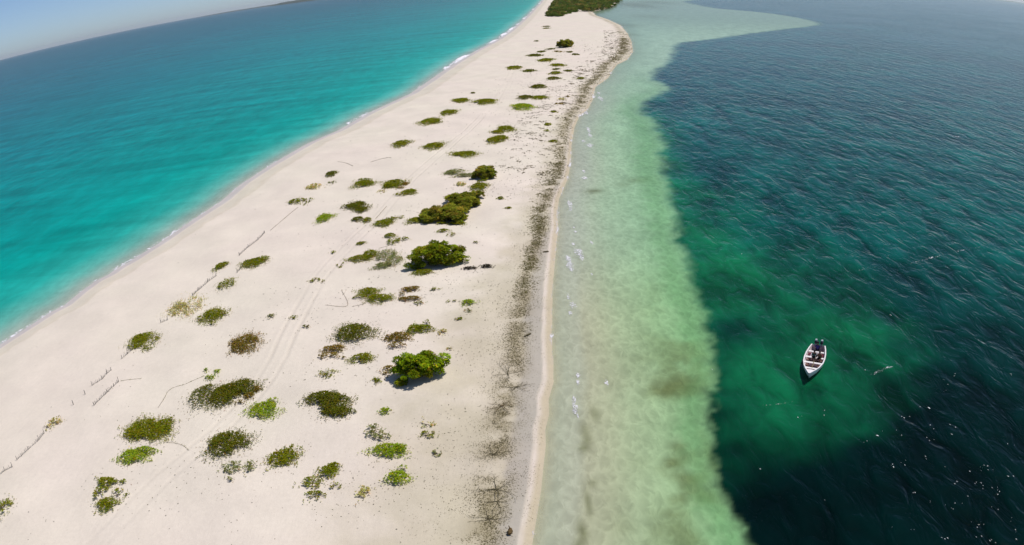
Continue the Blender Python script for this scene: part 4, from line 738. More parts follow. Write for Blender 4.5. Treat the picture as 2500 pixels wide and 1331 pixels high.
def mangroves():
    r = np.random.default_rng(44); VV = []; FF = []; TT = []; n0 = 0; cnt = 0
    poly = MANGROVE; ymax = max(p[1] for p in poly); ymin = min(p[1] for p in poly); xmin = min(p[0] for p in poly); xmax = max(p[0] for p in poly)
    pts = []
    while len(pts) < 1150:
        u = r.uniform(); yy = ymin+(ymax-ymin)*u**1.6; xx = r.uniform(xmin, xmax)
        if inside(np.array([xx]), np.array([yy]), poly)[0]: pts.append((xx, yy))
    pts = np.array(pts); ed = seg_dist(pts[:, 0], pts[:, 1], poly+poly[:1])
    edge = wiggle(poly+poly[:1], .7, .6)
    for (xx, yy), e in zip(pts, ed):
        hgt = r.uniform(3., 5.2)*(.45+.55*min(1, e/9)); wd = r.uniform(2.2, 4.2)*(.6+.4*min(1, e/9))
        n = 46 if yy < 1000 else 26
        dv = r.normal(size=(n, 3)); dv /= np.linalg.norm(dv, axis=1)[:, None]; dv[:, 2] = np.where(r.uniform(size=n) < .7, np.abs(dv[:, 2]), dv[:, 2])
        P = np.array([xx, yy, hgt*.52])+dv*np.array([wd, wd, hgt*.5])*r.uniform(.55, 1.05, (n, 1)); P[:, 2] = np.maximum(P[:, 2], .2)
        V, F, T = rosettes(P, np.full(n, .95 if yy < 1000 else 1.4), 'G', r, 4, .35)
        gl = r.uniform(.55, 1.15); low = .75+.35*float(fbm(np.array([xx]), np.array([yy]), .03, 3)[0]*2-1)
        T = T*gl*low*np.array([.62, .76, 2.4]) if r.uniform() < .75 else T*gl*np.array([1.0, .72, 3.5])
        VV.append(V); FF.append(F+n0); TT.append(T); n0 += len(V)
    o = np_mesh('mangrove_thicket', np.concatenate(VV), np.concatenate(FF), LEAF, leaf_tint=np.concatenate(TT))
    tag(o, 'dense green mangrove thicket across the far end of the sandbar', 'mangroves', kind='stuff')
mangroves()

# ---------------------------------------------------------------- washed-up weed and litter
def strands(name, pts, ln, wd, cols, mat, label, cat):
    n = len(pts); r = rng; a = r.uniform(0, math.pi, n)+np.where(r.uniform(size=n) < .5, 0, 0)
    D = np.stack([np.cos(a), np.sin(a), np.zeros(n)], 1)*ln[:, None]*.5; Wv = np.stack([-np.sin(a), np.cos(a), np.zeros(n)], 1)*wd[:, None]*.5
    z = ground_height(pts[:, 0], pts[:, 1])+.015
    P = np.concatenate([pts, z[:, None]], 1); bend = Wv*r.normal(0, 2.2, (n, 1)); up = np.zeros((n, 3)); up[:, 2] = wd*.55
    V = np.stack([P-D-bend*.4, P+Wv+up, P+D-bend*.4, P-Wv+up*.6], 1).reshape(-1, 3); F = np.arange(4*n).reshape(-1, 4)
    o = np_mesh(name, V, F, mat, leaf_tint=np.repeat(cols, 4, 0)); tag(o, label, cat, kind='stuff'); return o
def along_right(n, ylo, yhi, dlo, dhi, power=1.):
    """random points inland of the lagoon shore"""
    pl = np.array([p for p in RIGHT_SHORE if -60 < p[1] < 900]); out = []
    y = ylo*(yhi/ylo)**rng.uniform(0, 1, n)
    x0 = np.interp(y, pl[:, 1], pl[:, 0]); sl = np.gradient(np.interp(np.array([y-1, y+1]), pl[:, 1], pl[:, 0]), axis=0)[0]/2
    ln = np.sqrt(1+sl*sl); d = dlo+(dhi-dlo)*rng.uniform(0, 1, n)**power
    return np.stack([x0-d/ln, y+d*sl/ln], 1), d
P = []; Ln = []; Wd = []; Co = []
def weed(n, ylo, yhi, peak, sig, l, w, thr, pal, seed):
    p, d = along_right(n*4, ylo, yhi, .2, 14)
    pk = np.interp(p[:, 1], *peak); sg = np.interp(p[:, 1], *sig)
    pr = np.exp(-((d-pk)/sg)**2)*np.clip((fbm(p[:, 0], p[:, 1], .55, seed)-thr)*5, 0, 1)
    k = rng.uniform(size=len(p)) < pr; p = p[k][:n]; P.append(p); m = len(p)
    sc = np.clip(np.hypot(p[:, 0], p[:, 1])/60, .8, 7)**.75
    Ln.append(rng.uniform(*l, m)*sc); Wd.append(rng.uniform(*w, m)*sc)
    pal = np.array(pal); Co.append(pal[rng.integers(0, len(pal), m)]*rng.uniform(.7, 1.3, (m, 1)))
BR = [(.15, .12, .06), (.11, .088, .045), (.18, .145, .07), (.085, .07, .04)]; OL = [(.16, .145, .05), (.13, .115, .035), (.2, .18, .075)]
FARC = [(.21, .18, .085), (.18, .16, .06), (.15, .13, .06), (.24, .21, .10)]
weed(42000, 33, 140, PK, ([30, 60, 90, 140], [1.25, 1.0, .75, .8]), (.06, .24), (.016, .045), .33, BR+OL, 51)
weed(14000, 33, 140, PK, ([30, 60, 90, 140], [3.6, 2.8, 2.2, 2.2]), (.04, .15), (.014, .035), .44, BR+OL, 52)
weed(11000, 78, 140, ([70, 90, 140], [3.4, 3.0, 2.6]), ([70, 140], [.9, 1.1]), (.08, .26), (.03, .07), .34, OL, 53)
weed(9500, 130, 420, PK, ([130, 250, 345, 420], [.9, 1.7, 2.5, 2.]), (.09, .30), (.035, .085), .34, FARC, 54)
weed(5200, 130, 480, ([130, 480], [7, 16]), ([130, 480], [5, 14]), (.12, .5), (.03, .09), .54, BR, 55)
strands('washed_up_seaweed', np.concatenate(P), np.concatenate(Ln), np.concatenate(Wd), np.concatenate(Co), LEAF, 'dark brown and olive seaweed band washed up along the lagoon shore', 'seaweed')
# scattered litter on the sand
def litter():
    n = 5200; y = 36*(420/36)**rng.uniform(0, 1, n*3)
    lx = np.interp(y, [p[1] for p in LEFT_REF], [p[0] for p in LEFT_REF]); rx = np.interp(y, [p[1] for p in RIGHT_REF], [p[0] for p in RIGHT_REF])
    u = rng.beta(2.6, 1.15, n*3); x = lx+(rx-lx)*u
    pr = np.clip(.25+1.5*(u-.45), .04, 1)*np.clip((fbm(x, y, .16, 71)-.44)*6, .06, 1)
    pr = np.where((rx-x < 3) | (x-lx < 6), 0, pr)
    k = rng.uniform(size=len(x)) < pr; p = np.stack([x[k], y[k]], 1)[:n]; m = len(p)
    sc = np.clip(np.hypot(p[:, 0], p[:, 1])/60, .8, 6)**.8
    pal = np.array([(.16, .135, .09), (.11, .09, .06), (.2, .17, .12), (.12, .12, .05)])
    strands('scattered_litter', p, rng.uniform(.05, .22, m)*sc, rng.uniform(.03, .075, m)*sc, pal[rng.integers(0, 4, m)], LEAF, 'small dry leaves and twigs scattered over the sand', 'litter')
litter()

def gz(x, y): return float(ground_height(np.array([float(x)]), np.array([float(y)]))[0])
for label, x, y, s in DEAD:
    r = random.Random(label); mb = MB(); root = empty('dead_branch', (x, y, gz(x, y))); tag(root, label, 'dead branch', 'dead branches in the weed band')
    mat = BROWNWOOD if 'red' in label else DARKTWIG
    for k in range(7):
        a = k*2*math.pi/7+r.uniform(-.4, .4); L_ = s*r.uniform(.45, 1.); p = [(0, 0, .06)]; q = Vector((0, 0, .06))
        for t in range(4):
            a += r.uniform(-.35, .35); q = q+Vector((math.cos(a), math.sin(a), r.uniform(-.05, .1)))*L_/4; q.z = max(.03, q.z); p.append(tuple(q))
            if t > 0:
                b = a+r.choice((-1, 1))*r.uniform(.5, 1.0); l2 = L_*r.uniform(.15, .35)
                mb.tube([tuple(q), (q.x+math.cos(b)*l2, q.y+math.sin(b)*l2, max(.03, q.z+r.uniform(-.05, .1)))], [.011, .006], 4)
        mb.tube(p, [.022, .019, .015, .011, .006], 5)
    mb.build('branch', mat, root)
for label, x, y, ln, ang in LOGS:
    r = random.Random(label); root = empty('driftwood_log', (x, y, gz(x, y)), math.radians(ang)); tag(root, label, 'driftwood', 'driftwood on the lagoon shore')
    mb = MB(); k = .16 if 'stump' in label else .085
    mb.tube([(-ln/2, 0, k*.8), (-ln/4, .04, k), (0, -.02, k*1.05), (ln/4, .03, k), (ln/2, 0, k*.9)], [k*.75, k, k*1.1, k*.95, k*.6], 8)
    mb.build('trunk', BROWNWOOD if 'brown' in label else DARKTWIG, root)
    
    for q in ([(ln*.2, 0, k*1.6), (ln*.32, .12, k*3.2)], [(-ln*.3, 0, k), (-ln*.42, -.2, k*1.1)]):
        m2 = MB(); m2.tube(q, [k*.35, k*.15], 5); m2.build('branch', BROWNWOOD if 'brown' in label else DARKTWIG, root)

# ---------------------------------------------------------------- stick fences and stakes
def stick(mb, x, y, z, h, rr, r):
    mb.tube([(x, y, z-.08), (x+r.uniform(-.03, .03), y+r.uniform(-.03, .03), z+h)], [rr, rr*.7], 4)
for label, pl in FENCES:
    r = random.Random(label); cx = sum(p[0] for p in pl)/len(pl); cy = sum(p[1] for p in pl)/len(pl); cz = gz(cx, cy)
    root = empty('sand_fence', (cx, cy, cz)); tag(root, label, 'sand fence', 'low stick fences on the sea side')
    sl = MB()
    for (a, b), (c, d) in zip(pl[:-1], pl[1:]):
        ln = math.hypot(c-a, d-b); n = max(3, int(ln/.13))
        for i in range(n):
            t = (i+.5)/n
            if r.random() < .12: continue
            x, y = a+(c-a)*t, b+(d-b)*t; stick(sl, x-cx+r.uniform(-.06, .06), y-cy+r.uniform(-.06, .06), gz(x, y)-cz, r.uniform(.18, .38), .024, r)
        for zz in (.10,):
            sl.tube([(a-cx, b-cy, gz(a, b)-cz+zz), ((a+c)/2-cx, (b+d)/2-cy, gz((a+c)/2, (b+d)/2)-cz+zz*.7), (c-cx, d-cy, gz(c, d)-cz+zz)], .014, 4)
    o = sl.build('slat', GREYWOOD, root); o['kind'] = 'stuff'
    for (a, b) in pl:
        pm = MB(); stick(pm, a-cx, b-cy, gz(a, b)-cz, r.uniform(.4, .55), .04, r); pm.build('post', GREYWOOD, root)
for label, x, y in STAKES:
    mb = MB(); mb.tube([(0, 0, -.1), (.0, .02, .3), (-.03, .04, .5)], [.045, .04, .03], 6)
    o = mb.build('wooden_stake', GREYWOOD); o.location = (x, y, gz(x, y)); tag(o, label, 'stake', 'single stakes in the sand')
for label, pl in VINES:
    r = np.random.default_rng(abs(hash(label)) % 1000 if False else len(label)); cx, cy = pl[0]; cz = gz(cx, cy)
    root = empty('creeping_vine', (cx, cy, cz)); tag(root, label, 'vine', 'thin runners and twigs lying on the sand')
    q = chaikin(pl, 1); pts = [(a-cx, b-cy, gz(a, b)-cz+.03) for a, b in q]; dist = math.hypot(cx, cy)
    mb = MB(); mb.tube(pts, .014*max(1, dist/70), 3); mb.build('stem', STEM, root)
    L_ = sum(math.hypot(b[0]-a[0], b[1]-a[1]) for a, b in zip(q[:-1], q[1:])); n = int(L_/.28)+4; seg = r.integers(0, len(q)-1, n); t = r.uniform(size=n); qa = np.array(q)
    w = qa[seg]*(1-t[:, None])+qa[seg+1]*t[:, None]+r.normal(0, .05, (n, 2))
    Pp = np.stack([w[:, 0]-cx, w[:, 1]-cy, ground_height(w[:, 0], w[:, 1])-cz+.05], 1)
    V, F, T = rosettes(Pp, np.full(n, .055), 'b' if 'dry' in label or 'twig' in label else 'g', r, 3); np_mesh('foliage', V, F, LEAF, root, leaf_tint=T)['kind'] = 'stuff'

# ---------------------------------------------------------------- foam
def foam_strip(pl, offs, cover, z0, V, F, CV, SC, scale, jit, follow=True):
    """ribbon along a polyline; offs: distances across, cover: foam amount across"""
    n0 = len(V); m = len(offs)
    pl = np.array(pl); T = np.gradient(pl, axis=0); T /= np.linalg.norm(T, axis=1)[:, None]+1e-9; Nn = np.stack([-T[:, 1], T[:, 0]], 1)
    for i in range(len(pl)):
        for k in range(m):
            p = pl[i]+Nn[i]*offs[k]*jit[i]
            z = max(0., gz(p[0], p[1])) if follow else 0.
            V.append((p[0], p[1], z+z0)); CV.append(cover[k]*1. if not callable(cover[k]) else cover[k](i)); SC.append(scale if not hasattr(scale, '__len__') else scale[i])
    for i in range(len(pl)-1):
        for k in range(m-1): F.append((n0+i*m+k, n0+i*m+k+1, n0+(i+1)*m+k+1, n0+(i+1)*m+k))
def resample(pl, f):
    out = []
    for (a, b), (c, d) in zip(pl[:-1], pl[1:]):
        ln = math.hypot(c-a, d-b); n = max(1, int(ln/f(math.hypot(a, b))))
        out += [(a+(c-a)*i/n, b+(d-b)*i/n) for i in range(n)]
    return out+[pl[-1]]
def swash():
    V, F, CV, SC = [], [], [], []
    pl = resample([p for p in LEFT_SHORE if 0 < p[1] < 1300], lambda d: max(.7, d*.012)); pl = pl
    n = len(pl); pa = np.array(pl); dist = np.hypot(pa[:, 0], pa[:, 1])
    jit = np.clip(dist/75, 1, 5)**.75*(.38+.45*fbm(pa[:, 0], pa[:, 1], .09, 61)); s = 1/np.clip(dist/60, 1, 12)**.8
    bl = fbm(pa[:, 0], pa[:, 1], .035, 63)
    mk = lambda c, g: (lambda i: c+g*(bl[i]-.5))
    # LEFT_SHORE runs away from the camera, so the positive side of its normal is the sea
    foam_strip(pl, [-.95, -.5, -.2, .15, .6, 1.2, 2.2], [0., mk(.32, .4), mk(.56, .5), mk(.51, .7), mk(.50, 1.), mk(.34, 1.), 0.], .02, V, F, CV, SC, s, jit)
    o = np_mesh('shore_foam', V, F, FOAM, smooth=True, foam_cover=CV, foam_scale=SC); tag(o, 'thin line of white foam along the turquoise shore', 'foam', kind='stuff')
    V, F, CV, SC = [], [], [], []
    pl = resample([p for p in RIGHT_SHORE if 20 < p[1] < 780], lambda d: max(.5, d*.01)); pa = np.array(pl); dist = np.hypot(pa[:, 0], pa[:, 1])
    jit = np.clip(dist/60, 1, 5)**.7*(.6+.9*fbm(pa[:, 0], pa[:, 1], .3, 64)); s = 1.3/np.clip(dist/60, 1, 12)**.8; bl2 = fbm(pa[:, 0], pa[:, 1], .12, 66)
    mk2 = lambda c, g: (lambda i: c+g*(bl2[i]-.5))
    foam_strip(pl, [-.45, -.2, 0., .2, .4], [0., mk2(.36, .5), mk2(.46, .5), mk2(.34, .5), 0.], .02, V, F, CV, SC, s, jit)
    o = np_mesh('shore_foam', V, F, FOAM, smooth=True, foam_cover=CV, foam_scale=SC); tag(o, 'faint broken foam edge along the lagoon shore', 'foam', kind='stuff')
    V, F, CV, SC = [], [], [], []
    r = np.random.default_rng(12)
    for (x, y, rx, ry) in WAVELETS:
        n0 = len(V); k = 14; V.append((x, y, .03)); CV.append(.60); sc_ = 3.2/max(1., math.hypot(x, y)/60)**.8; SC.append(sc_)
        for ring, cv in ((.8, .54), (1.9, .08)):
            for i in range(k):
                a = 2*math.pi*i/k; e = 1+r.normal(0, .2); V.append((x+math.cos(a)*rx*ring*e, y+math.sin(a)*ry*ring*e, .03)); CV.append(cv); SC.append(sc_)
        for i in range(k):
            j = (i+1) % k; F.append((n0, n0+1+i, n0+1+j, n0)); F.append((n0+1+i, n0+1+k+i, n0+1+k+j, n0+1+j))
    FT = [f for f in F if f[0] != f[3]]; TR = [f[:3] for f in F if f[0] == f[3]]
    me = bpy.data.meshes.new('wavelet_foam'); me.from_pydata(V, [], FT+TR); at = me.attributes.new('foam_cover', 'FLOAT', 'POINT'); at.data.foreach_set('value', np.array(CV, np.float32))
    at = me.attributes.new('foam_scale', 'FLOAT', 'POINT'); at.data.foreach_set('value', np.array(SC, np.float32)); me.materials.append(FOAM)
    o = bpy.data.objects.new('wavelet_foam', me); C.objects.link(o); tag(o, 'small white breaking wavelets on the lagoon shallows', 'foam', kind='stuff')
    V, F, CV, SC = [], [], [], []
    for st in STREAKS:
        pl = resample(chaikin(st, 1), lambda d: .6); pa = np.array(pl); n = len(pl); w = np.hypot(pa[:, 0], pa[:, 1])/75
        jit = w*(.5+1.2*fbm(pa[:, 0], pa[:, 1], .4, 77)); fd = np.minimum(1, np.minimum(np.arange(n), n-1-np.arange(n))/3.); b3 = fbm(pa[:, 0], pa[:, 1], .25, 79)
        mk3 = lambda c: (lambda i: (c+.45*(b3[i]-.5))*fd[i])
        foam_strip(pl, [-.5, -.2, 0, .2, .5], [0., mk3(.30), mk3(.41), mk3(.30), 0.], .035, V, F, CV, SC, 2.4/np.maximum(1, w), jit, False)
    o = np_mesh('wind_foam', V, F, FOAM, smooth=True, foam_cover=CV, foam_scale=SC); tag(o, 'thin pale foam streaks drawn out by wind on the dark lagoon', 'foam', kind='stuff')
swash()
def flecks():  # white quads painted in for sun glints on the dark water
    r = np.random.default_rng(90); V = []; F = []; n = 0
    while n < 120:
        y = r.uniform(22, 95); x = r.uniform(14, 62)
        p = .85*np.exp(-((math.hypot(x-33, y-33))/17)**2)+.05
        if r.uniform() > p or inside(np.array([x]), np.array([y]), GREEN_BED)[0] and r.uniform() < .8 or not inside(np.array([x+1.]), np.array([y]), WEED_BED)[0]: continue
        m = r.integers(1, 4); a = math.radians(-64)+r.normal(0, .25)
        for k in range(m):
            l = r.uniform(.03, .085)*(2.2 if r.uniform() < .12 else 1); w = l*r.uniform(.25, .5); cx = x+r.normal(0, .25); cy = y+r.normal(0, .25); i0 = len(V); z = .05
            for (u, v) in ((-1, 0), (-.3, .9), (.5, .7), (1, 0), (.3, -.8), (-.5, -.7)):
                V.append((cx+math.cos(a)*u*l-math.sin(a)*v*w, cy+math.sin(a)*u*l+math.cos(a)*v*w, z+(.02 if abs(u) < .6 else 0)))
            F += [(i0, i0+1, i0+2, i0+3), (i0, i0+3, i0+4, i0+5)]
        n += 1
    o = np_mesh('glint_fleck', V, F, plain('painted_glint', (.8, .8, .8), .5, .05)); tag(o, 'tiny white flecks standing in for sun glints on the dark lagoon', 'foam', kind='stuff')
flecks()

# ---------------------------------------------------------------- skiff
WHITE = plain('white_gelcoat', (.80, .75, .73), .35, .06, 2., .5); INNER = plain('inner_paint', (.66, .55, .54), .5, .1, 3.)
FLOOR = plain('floor_boards', (.14, .065, .055), .7, .3, 4.); DECK = plain('deck_paint', (.50, .42, .46), .6, .1, 3.); MAROON = plain('maroon_cushion', (.10, .008, .022), .7)
BLACK = plain('motor_black', (.012, .012, .018), .3, .1, 4., .5); GREY = plain('motor_grey', (.30, .34, .36), .4); STEEL = plain('steel', (.4, .4, .42), .35)
def skiff():
    root = empty('motor_skiff', SKIFF_LOC, SKIFF_RZ); tag(root, 'white open skiff with bench seats and two outboards on the green lagoon', 'boat')
    #       x    half-w rim-z keel-z chine-w chine-z
    ST = [(0., .70, .60, -.16, .58, -.02), (.8, .86, .60, -.18, .70, -.02), (1.8, .99, .60, -.19, .80, -.01), (2.8, 1.03, .62, -.19, .82, 0.), (3.8, .97, .67, -.18, .74, .03), (4.8, .76, .76, -.14, .50, .10), (5.6, .49, .86, -.05, .24, .22), (6.25, .22, .95, .25, .07, .48), (6.7, .035, 1.02, .85, .012, .92)]
    def loft(rows, closed=False):
        vs = [p for q in rows for p in q]; m = len(rows[0]); fs = []
        for i in range(len(rows)-1):
            for k in range(m-1): fs.append((i*m+k, (i+1)*m+k, (i+1)*m+k+1, i*m+k+1))
        return vs, fs
    out = [[(x, w, rz), (x, w*.985, rz*.55+cz*.45), (x, cw, cz), (x, 0, kz), (x, -cw, cz), (x, -w*.985, rz*.55+cz*.45), (x, -w, rz)] for x, w, rz, kz, cw, cz in ST]
    mb = MB(); mb.add(*loft(out)); mb.add(out[0], [(0, 1, 2, 3, 4, 5, 6)]); mb.build('hull', WHITE, root, True)
    t = .07; inn = []
    for x, w, rz, kz, cw, cz in ST[:-1]:
        wi = max(.02, w-t); ci = max(.015, cw-.06); fz = max(cz+.05, .06)
        inn.append([(x+.04, wi, rz-.01), (x+.04, (wi+ci)/2+.05*min(1, wi), (rz+fz)/2), (x+.04, ci, fz), (x+.04, -ci, fz), (x+.04, -(wi+ci)/2-.05*min(1, wi), (rz+fz)/2), (x+.04, -wi, rz-.01)])
    mb = MB(); mb.add(*loft(inn)); mb.add(inn[0], [(0, 1, 2, 3, 4, 5)]); mb.build('inner_side', INNER, root, True)
    for s in (1, -1):
        mb = MB(); rows = [[(x, s*(w+.025), rz-.05), (x, s*(w+.03), rz+.03), (x, s*max(.0, w-.085), rz+.03), (x, s*max(.0, w-.085), rz-.05)] for x, w, rz, *_ in ST]
        mb.add(*loft(rows)); mb.add(rows[0], [(0, 1, 2, 3)]); mb.build('gunwale', WHITE, root)
    mb = MB(); xs = [.25, .8, 1.8, 2.8, 3.8, 4.8, 5.5]
    L2 = lambda x, c: float(np.interp(x, [s[0] for s in ST], [s[c] for s in ST]))
    rows = [[(x, L2(x, 4)+.02, max(L2(x, 5)+.08, .10)), (x, -L2(x, 4)-.02, max(L2(x, 5)+.08, .10))] for x in xs]; mb.add(*loft(rows)); mb.build('floor', FLOOR, root)
    mb = MB(); rows = [[(x, max(.01, L2(x, 1)-.08), L2(x, 2)-.04), (x, 0, L2(x, 2)+.01), (x, -max(.01, L2(x, 1)-.08), L2(x, 2)-.04)] for x in (5.62, 5.95, 6.25, 6.62)]
    mb.add(*loft(rows)); mb.add([(5.62, .42, .82), (5.62, -.42, .82), (5.62, -.22, .3), (5.62, .22, .3)], [(0, 1, 2, 3)]); mb.build('bow_deck', WHITE, root)
    for bx, bw, zz in ((2.42, .30, .44), (3.55, .30, .46), (4.75, .28, .52)):
        mb = MB(); w = L2(bx, 1)-.09; mb.box((bx, 0, zz), (bw, 2*w, .05), .012); b = mb.build('bench', WHITE, root)
        mb = MB(); mb.box((bx, 0, (zz+.1)/2), (.06, .9*w, zz-.13), .01); mb.build('support', INNER, b)
    mb = MB(); mb.box((1.85, 0, .30), (.82, 1.0, .30), .03); mb.build('raised_deck', DECK, root)
    for s in (1, -1):
        mb = MB(); mb.box((1.72, s*.66, .34), (.62, .24, .14), .04); mb.build('cushion', MAROON, root)
    mb = MB(); mb.box((1.18, 0, .42), (.26, 1.6, .05), .012); mb.build('bench', WHITE, root)
    mb = MB(); mb.box((.03, 0, .30), (.06, 1.3, .5), .01); mb.build('transom', INNER, root)
    for s in (.30, -.30):
        m0 = empty('outboard_motor', (-.1, s, .62)); m0.parent = root
        mb = MB(); mb.box((-.08, 0, .22), (.52, .30, .36), .09); mb.build('cowl', BLACK, m0)
        mb = MB(); mb.box((-.12, 0, .425), (.34, .20, .05), .02); mb.build('cowl_top', GREY, m0)
        mb = MB(); mb.box((-.12, 0, -.30), (.16, .10, .72), .03); mb.build('shaft', BLACK, m0); mb = MB(); mb.box((-.15, 0, -.62), (.36, .05, .02), .005); mb.build('cavitation_plate', BLACK, m0)
        mb = MB(); mb.box((.12, 0, -.02), (.14, .22, .3), .02); mb.build('bracket', STEEL, m0)
        mb = MB(); mb.tube([(.12, 0, .12), (.42, .03, .16), (.62, .04, .17)], [.03, .025, .03], 6); mb.build('tiller', BLACK, m0)
    return root
sk = skiff()
SKM = Matrix.Translation(SKIFF_LOC) @ Matrix.Rotation(SKIFF_RZ, 4, 'Z')
def in_skiff(p): return SKM @ Vector(p)
# rope and bag in the bow
mb = MB(); q = [(3.3, .02, .56), (3.9, .06, .50), (4.4, .0, .56), (4.75, .05, .57), (5.1, -.02, .3), (5.45, .05, .2)]; mb.tube([in_skiff(p) for p in q], .028, 6)
tag(mb.build('mooring_rope', plain('rope_fibre', (.30, .23, .11), .9)), 'tan rope draped over the front benches of the skiff', 'rope')
mb = MB(); mb.box((0, 0, .16), (.55, .36, .3), .1); mb.box((0, 0, .33), (.3, .2, .08), .03)
o = mb.build('dark_bag', plain('bag_cloth', (.02, .014, .018), .9)); o.location = in_skiff((5.0, -.12, .12)); o.rotation_euler = (0, 0, SKIFF_RZ+.4); tag(o, 'dark bag on the floor near the bow of the skiff', 'bag')

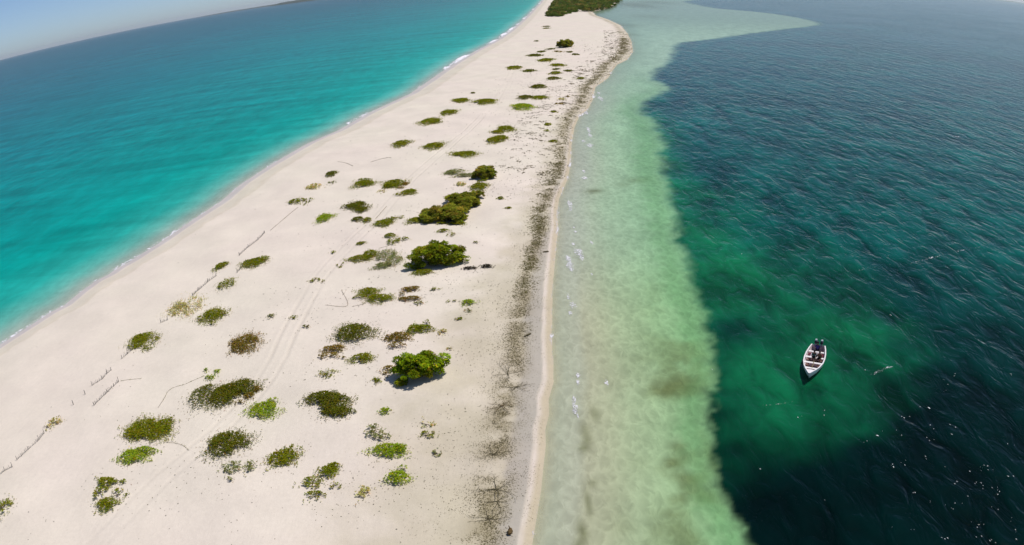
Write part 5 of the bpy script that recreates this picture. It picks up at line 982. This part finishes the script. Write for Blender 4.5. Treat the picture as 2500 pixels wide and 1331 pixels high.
# ---------------------------------------------------------------- people
def skin_obj(name, verts, edges, radii, mat, parent, sub=1):
    me = bpy.data.meshes.new(name); me.from_pydata(verts, edges, []); o = bpy.data.objects.new(name, me); C.objects.link(o); o.parent = parent
    sm = o.modifiers.new('skin', 'SKIN'); sm.use_smooth_shade = True
    for i, r_ in enumerate(radii):
        rr = r_ if hasattr(r_, '__len__') else (r_, r_); me.skin_vertices[0].data[i].radius = rr
    me.skin_vertices[0].data[0].use_root = True
    s2 = o.modifiers.new('sub', 'SUBSURF'); s2.levels = sub; s2.render_levels = sub
    me.materials.append(mat); return o
def person(label, loc, rz, pose, skin, shirt, trouser, hairc, lean=.0):
    root = empty('person', loc, rz); tag(root, label, 'person')
    J = {}
    if pose == 'sit':
        J = dict(pel=(0, 0, .10), sp=(.02+lean*.3, 0, .33), ch=(.03+lean*.6, 0, .50), nk=(.05+lean, 0, .63), h0=(.08+lean, 0, .72), h1=(.09+lean, 0, .83))
        for s, n in ((1, 'l'), (-1, 'r')):
            J.update({'hip'+n: (.03, s*.09, .09), 'kn'+n: (.44, s*.14, .11), 'an'+n: (.47, s*.13, -.27), 'to'+n: (.62, s*.14, -.31),
                      'sh'+n: (.03+lean*.6, s*.17, .52), 'el'+n: (.10+lean, s*.24, .28), 'wr'+n: (.32+lean*.5, s*.16, .20)})
    else:
        J = dict(pel=(0, 0, .86), sp=(.06, 0, 1.06), ch=(.16, 0, 1.22), nk=(.24, 0, 1.33), h0=(.29, 0, 1.40), h1=(.33, 0, 1.50))
        for s, n in ((1, 'l'), (-1, 'r')):
            J.update({'hip'+n: (.0, s*.09, .84), 'kn'+n: (.12, s*.11, .46), 'an'+n: (.0, s*.12, .08), 'to'+n: (.15, s*.13, .03),
                      'sh'+n: (.16, s*.18, 1.24), 'el'+n: (.26, s*.26, 1.0), 'wr'+n: (.45, s*.22, .86)})
    R_ = dict(pel=(.13, .10), sp=(.12, .09), ch=(.14, .10), nk=.052, h0=.075, h1=.085)
    for n in 'lr': R_.update({'hip'+n: .085, 'kn'+n: .058, 'an'+n: .04, 'to'+n: .03, 'sh'+n: .055, 'el'+n: .04, 'wr'+n: .028})
    names = list(J); vs = [J[k] for k in names]; rad = [R_[k] for k in names]; ix = {k: i for i, k in enumerate(names)}
    ed = [('pel', 'sp'), ('sp', 'ch'), ('ch', 'nk'), ('nk', 'h0'), ('h0', 'h1')]
    for n in 'lr': ed += [('pel', 'hip'+n), ('hip'+n, 'kn'+n), ('kn'+n, 'an'+n), ('an'+n, 'to'+n), ('ch', 'sh'+n), ('sh'+n, 'el'+n), ('el'+n, 'wr'+n)]
    ed = [(ix[a], ix[b]) for a, b in ed]
    # nose, then palms with four curled fingers and a thumb
    vs.append(tuple(Vector(J['h0'])+Vector((.085, 0, .03)))); rad.append(.014); ed.append((ix['h0'], len(vs)-1))
    for s, n in ((1, 'l'), (-1, 'r')):
        w = Vector(J['wr'+n]); d = (w-Vector(J['el'+n])).normalized(); pm = w+d*.07; vs.append(tuple(pm)); rad.append((.035, .018)); pi_ = len(vs)-1; ed.append((ix['wr'+n], pi_))
        for k, fl in enumerate((.065, .08, .075, .06)):
            b = pm+Vector((0, s*(.03-.02*k), 0))+d*.03; m = b+d*fl*.5; e = m+d*fl*.35+Vector((0, 0, -fl*.35)); i0 = len(vs)
            vs += [tuple(b), tuple(m), tuple(e)]; rad += [.0095, .009, .008]; ed += [(pi_, i0), (i0, i0+1), (i0+1, i0+2)]
        tb_ = w+d*.03+Vector((0, -s*.04, 0)); te = tb_+d*.05+Vector((0, -s*.02, -.01)); i0 = len(vs); vs += [tuple(tb_), tuple(te)]; rad += [.011, .009]; ed += [(ix['wr'+n], i0), (i0, i0+1)]
    skin_obj('body', vs, ed, rad, skin, root)
    def sub(keys, eds, grow, nm, mat):
        ii = {k: i for i, k in enumerate(keys)}
        rr = [tuple(q*1.0+grow for q in R_[k]) if hasattr(R_[k], '__len__') else R_[k]+grow for k in keys]
        skin_obj(nm, [J[k] for k in keys], [(ii[a], ii[b]) for a, b in eds], rr, mat, root)
    sub(['ch', 'sp', 'pel', 'shl', 'shr', 'ell', 'elr'], [('ch', 'sp'), ('sp', 'pel'), ('ch', 'shl'), ('ch', 'shr'), ('shl', 'ell'), ('shr', 'elr')], .022, 'shirt', shirt)
    sub(['pel', 'hipl', 'hipr', 'knl', 'knr'] + (['anl', 'anr'] if pose != 'sit' else []), [('pel', 'hipl'), ('pel', 'hipr'), ('hipl', 'knl'), ('hipr', 'knr')] + ([('knl', 'anl'), ('knr', 'anr')] if pose != 'sit' else []), .02, 'trousers', trouser)
    hb = MB(); hv = Vector(J['h1']); hb.lathe([(.001, .115), (.05, .10), (.085, .06), (.10, .0), (.095, -.05)], 12, (hv.x-.02, hv.y, hv.z)); hb.build('hair', hairc, root, True)
    for s in (1, -1): em = MB(); em.box(tuple(Vector(J['h0'])+Vector((.083, s*.032, .055))), (.012, .022, .012), .003); em.build('eye', hairc, root)
    mm = MB(); mm.box(tuple(Vector(J['h0'])+Vector((.078, 0, -.01))), (.012, .045, .012), .003); mm.build('mouth', plain('lips', (.18, .05, .04), .6), root)
    for s in (1, -1): eb = MB(); eb.box(tuple(Vector(J['h0'])+Vector((0, s*.088, .05))), (.035, .02, .05), .008); eb.build('ear', skin, root)
SKINM = plain('brown_skin', (.16, .085, .05), .6); HAIR = plain('black_hair', (.01, .008, .008), .6)
person('person in dark blue clothes seated between the outboards at the stern', in_skiff((.80, 0, .42)), SKIFF_RZ+math.pi, 'sit', SKINM, plain('blue_shirt', (.04, .03, .17), .9), plain('navy_trousers', (.012, .012, .035), .9), HAIR)
person('person in dark green top seated in the middle of the skiff', in_skiff((2.55, -.10, .465)), SKIFF_RZ+.1, 'sit', SKINM, plain('green_shirt', (.04, .10, .085), .9), plain('black_trousers', (.012, .012, .014), .9), HAIR, .06)
person('person in brown clothes seated on the lagoon side of the skiff bench', in_skiff((2.60, .46, .465)), SKIFF_RZ-.1, 'sit', SKINM, plain('brown_shirt', (.13, .075, .04), .9), plain('dark_trousers', (.02, .014, .012), .9), HAIR, .10)
